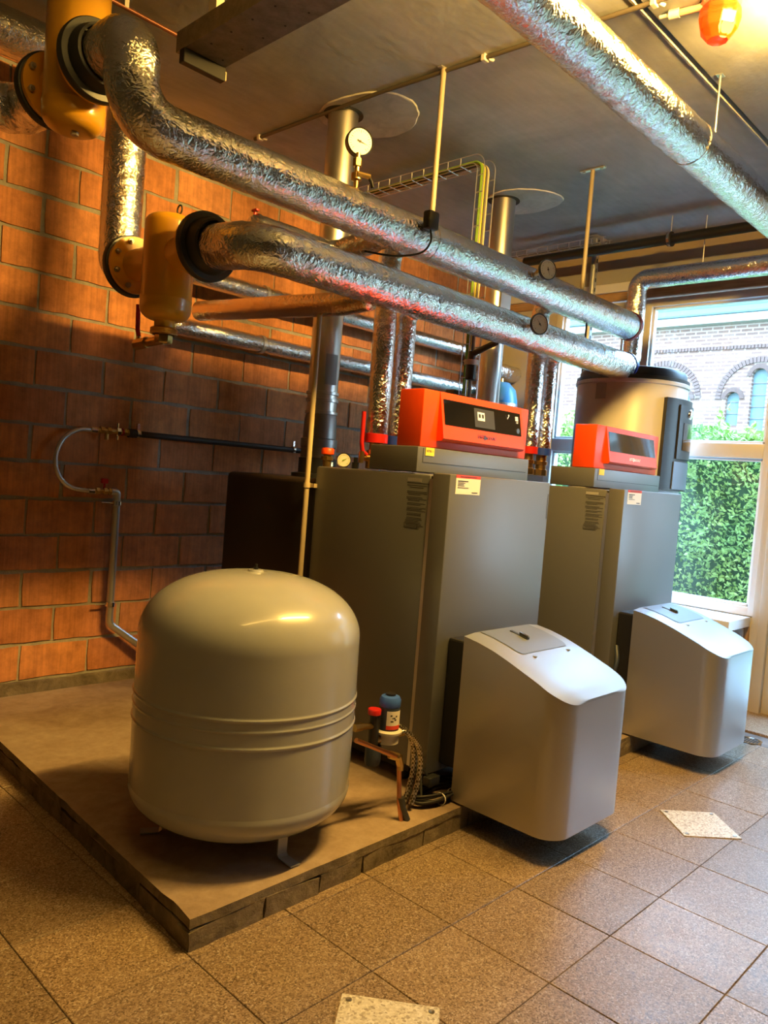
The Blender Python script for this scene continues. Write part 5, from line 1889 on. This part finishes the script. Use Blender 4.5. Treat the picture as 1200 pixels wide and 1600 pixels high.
t = thing('cable_coil', 'coil of black cable tied with white ties lying on the plinth under the near hood', 'cable', (2.52, 1.99, 0.10))
for k in range(7):
    r_ = random.Random(k)
    bm = BM()
    cx_, cy_ = 2.545 + r_.uniform(-0.015, 0.015), 2.0 + r_.uniform(-0.01, 0.01)
    pts_ = []
    for q in range(33):
        a_ = 2 * PI * q / 32
        pts_.append((cx_ + (0.125 + 0.006 * k) * math.cos(a_), cy_ + (0.05 + 0.003 * k) * math.sin(a_), 0.108 + 0.006 * k + 0.006 * math.sin(2 * a_ + k)))
    sweep(bm, pts_, 0.0055, n=8)
    obj('loop', bm, 'rubber_black', t, smooth=60)
for x_, y_ in ((2.50, 1.945), (2.58, 1.945)):
    bm = BM(); lathe(bm, [(0.024, -0.003), (0.026, -0.003), (0.026, 0.003), (0.024, 0.003)], (x_, y_, 0.128), (1, 0.1, 0), 16)
    obj('tie', bm, 'pvc_white', t)
bm = BM(); box(bm, 2.50, 2.57, 2.01, 2.05, 0.15, 0.19, 0.005); sweep(bm, spline([(2.45, 2.03, 0.15), (2.47, 2.06, 0.25), (2.55, 2.07, 0.22), (2.6, 2.05, 0.13)], 6), 0.005, n=8); sweep(bm, spline([(2.44, 2.0, 0.13), (2.49, 2.05, 0.22), (2.53, 2.03, 0.17)], 6), 0.005, n=8)
obj('plug', bm, 'dark_steel', t)
t = thing('gas_train', 'pale plastic gas connection and dark hoses between the two burner hoods', 'valve', (4.0, 2.0, 0.10))
bm = BM(); cyl(bm, (3.98, 1.99, 0.10), (3.98, 1.99, 0.42), 0.022, n=16); box(bm, 3.945, 4.0, 1.965, 2.02, 0.30, 0.40, 0.01)
obj('valve_body', bm, 'pvc_white', t, smooth=40)
bm = BM(); sweep(bm, spline([(3.97, 1.98, 0.40), (3.99, 1.96, 0.52), (4.03, 1.99, 0.6)], 6), 0.012, n=10); sweep(bm, spline([(3.95, 1.98, 0.12), (3.96, 1.965, 0.2), (4.0, 1.98, 0.3)], 6), 0.009, n=8)
obj('hose', bm, 'pump_dark', t, smooth=60)

# ================================================================== FLOOR FITTINGS
def cover(label, cx_, cy_, half, ang):
    t = thing('floor_cover', label, 'floor cover', (cx_, cy_, 0.0), 'speckled access covers')
    bm = BM()
    pts_ = []
    for k in range(4):
        a_ = ang + PI / 4 + k * PI / 2
        pts_.append((cx_ + half * math.sqrt(2) * math.cos(a_), cy_ + half * math.sqrt(2) * math.sin(a_)))
    prism(bm, pts_, 'Z', -0.003, 0.0045)
    obj('plate', bm, 'pale_terrazzo', t)
    for x_, y_ in pts_:
        px, py = cx_ + (x_ - cx_) * 0.84, cy_ + (y_ - cy_) * 0.84
        bm = BM(); lathe(bm, [(0.009, 0.0), (0.009, 0.006), (0.004, 0.0055), (0, 0.005)], (px, py, 0), n=14)
        obj('screw', bm, 'screw_metal', t)
cover('pale speckled floor cover set diagonally right of the near hood', 3.506, 1.256, 0.128, PI / 4 + 0.04)
cover('pale speckled floor cover at the bottom edge of the picture', 1.472, 1.258, 0.136, PI / 4 - 0.15 + 0.03)
t = thing('floor_drain', 'round slotted metal floor drain near the door', 'drain', (5.005, 1.55, 0.0))
bm = BM(); lathe(bm, [(0, 0.002), (0.062, 0.002), (0.064, 0.006), (0.075, 0.006), (0.078, -0.004)], (5.005, 1.55, 0), n=36)
obj('grate', bm, 'chrome', t, smooth=40)
for k in range(7):
    a_ = math.radians(20 + k * 20)
    y_ = -0.048 + 0.016 * k
    w_ = math.sqrt(max(0.0, 0.056 ** 2 - y_ ** 2)) * 0.9
    if w_ < 0.012: continue
    bm = BM(); box(bm, 5.005 - w_, 5.005 + w_, 1.55 + y_ - 0.0045, 1.55 + y_ + 0.0045, 0.0015, 0.0028)
    obj('slot', bm, 'black_matte', t)
t = thing('wall_socket', 'small white wall socket under the window sill', 'socket', (XW - 0.02, 1.90, 0.47))
bm = BM(); box(bm, XW - 0.05, XW - 0.018, 1.865, 1.925, 0.465, 0.575, 0.006)
obj('cover', bm, 'pvc_white', t, smooth=40)
bm = BM(); box(bm, XW - 0.053, XW - 0.049, 1.875, 1.915, 0.50, 0.545, 0.003)
obj('rocker', bm, 'pvc_white', t)

# ================================================================== LAMPS
t = thing('warning_lamp', 'faceted orange-red warning lamp glowing under the ceiling at top right', 'lamp', (3.13, 1.36, 3.30))
LB = Vector((3.12, 1.355, 3.36))
bm = BM()
lathe(bm, [(0.0, -0.075), (0.04, -0.07), (0.072, -0.03), (0.082, 0.01), (0.078, 0.05), (0.062, 0.075)], LB, n=9)
obj('lamp_shade', bm, 'amber_glass', t)
bm = BM(); lathe(bm, [(0, -0.035), (0.018, -0.028), (0.022, -0.005), (0.014, 0.02), (0.012, 0.04)], LB + Vector((0.012, -0.02, 0)), n=16)
obj('bulb', bm, 'bulb_glow', t, smooth=60)
bm = BM(); lathe(bm, [(0, 0.09), (0.075, 0.088), (0.078, 0.07), (0.06, 0.068)], LB, n=24)
obj('lamp_base', bm, 'salmon_pvc', t, smooth=40)
bm = BM(); cyl(bm, LB + Vector((-0.03, 0.06, 0.07)), LB + Vector((-0.045, 0.16, 0.072)), 0.014, n=14)
obj('inlet_tube', bm, 'salmon_pvc', t, smooth=40)
bm = BM(); cyl(bm, LB + Vector((-0.044, 0.15, 0.072)), LB + Vector((-0.05, 0.19, 0.073)), 0.019, n=14); cyl(bm, LB + Vector((-0.05, 0.19, 0.073)), LB + Vector((-0.055, 0.23, 0.075)), 0.008, n=10)
obj('gland', bm, 'cream_paint', t, smooth=40)

for cx_, share, lab in ((LAMP[0], 0.95, 'long warm tube lamp on the ceiling above the boilers'), (LAMP[0] - 1.72, 0.05, 'weak unseen tube lamp added above the camera to brighten the left wall')):  # second tube is unseen, added to brighten the left wall and floor
    t = thing('batten_lamp', lab, 'lamp', (cx_, LAMP[1], 3.34), 'ceiling tube lamps')
    bm = BM(); box(bm, cx_ - 0.74, cx_ + 0.74, LAMP[1] - 0.04, LAMP[1] + 0.04, LAMP[2] + 0.035, ZC, 0.006)
    obj('housing', bm, 'cream_paint', t)
    bm = BM(); cyl(bm, (cx_ - 0.70, LAMP[1], LAMP[2] + 0.012), (cx_ + 0.70, LAMP[1], LAMP[2] + 0.012), 0.014, n=14)
    obj('tube', bm, 'tube_glow', t, smooth=40)
    for k in range(2):
        ld = bpy.data.lights.new('batten_light', 'AREA')
        ld.shape = 'RECTANGLE'
        ld.size, ld.size_y = 1.40, 0.05
        ld.energy = LAMP_POWER * share * (0.36 if k == 0 else 0.64)
        ld.color = LAMP_COL
        lo = bpy.data.objects.new('batten_light', ld)
        COL.objects.link(lo)
        lo.location = (cx_, LAMP[1] + (0.0 if k == 0 else 0.03), LAMP[2] - 0.005)
        if k:
            lo.rotation_euler = (math.radians(70), 0, 0)
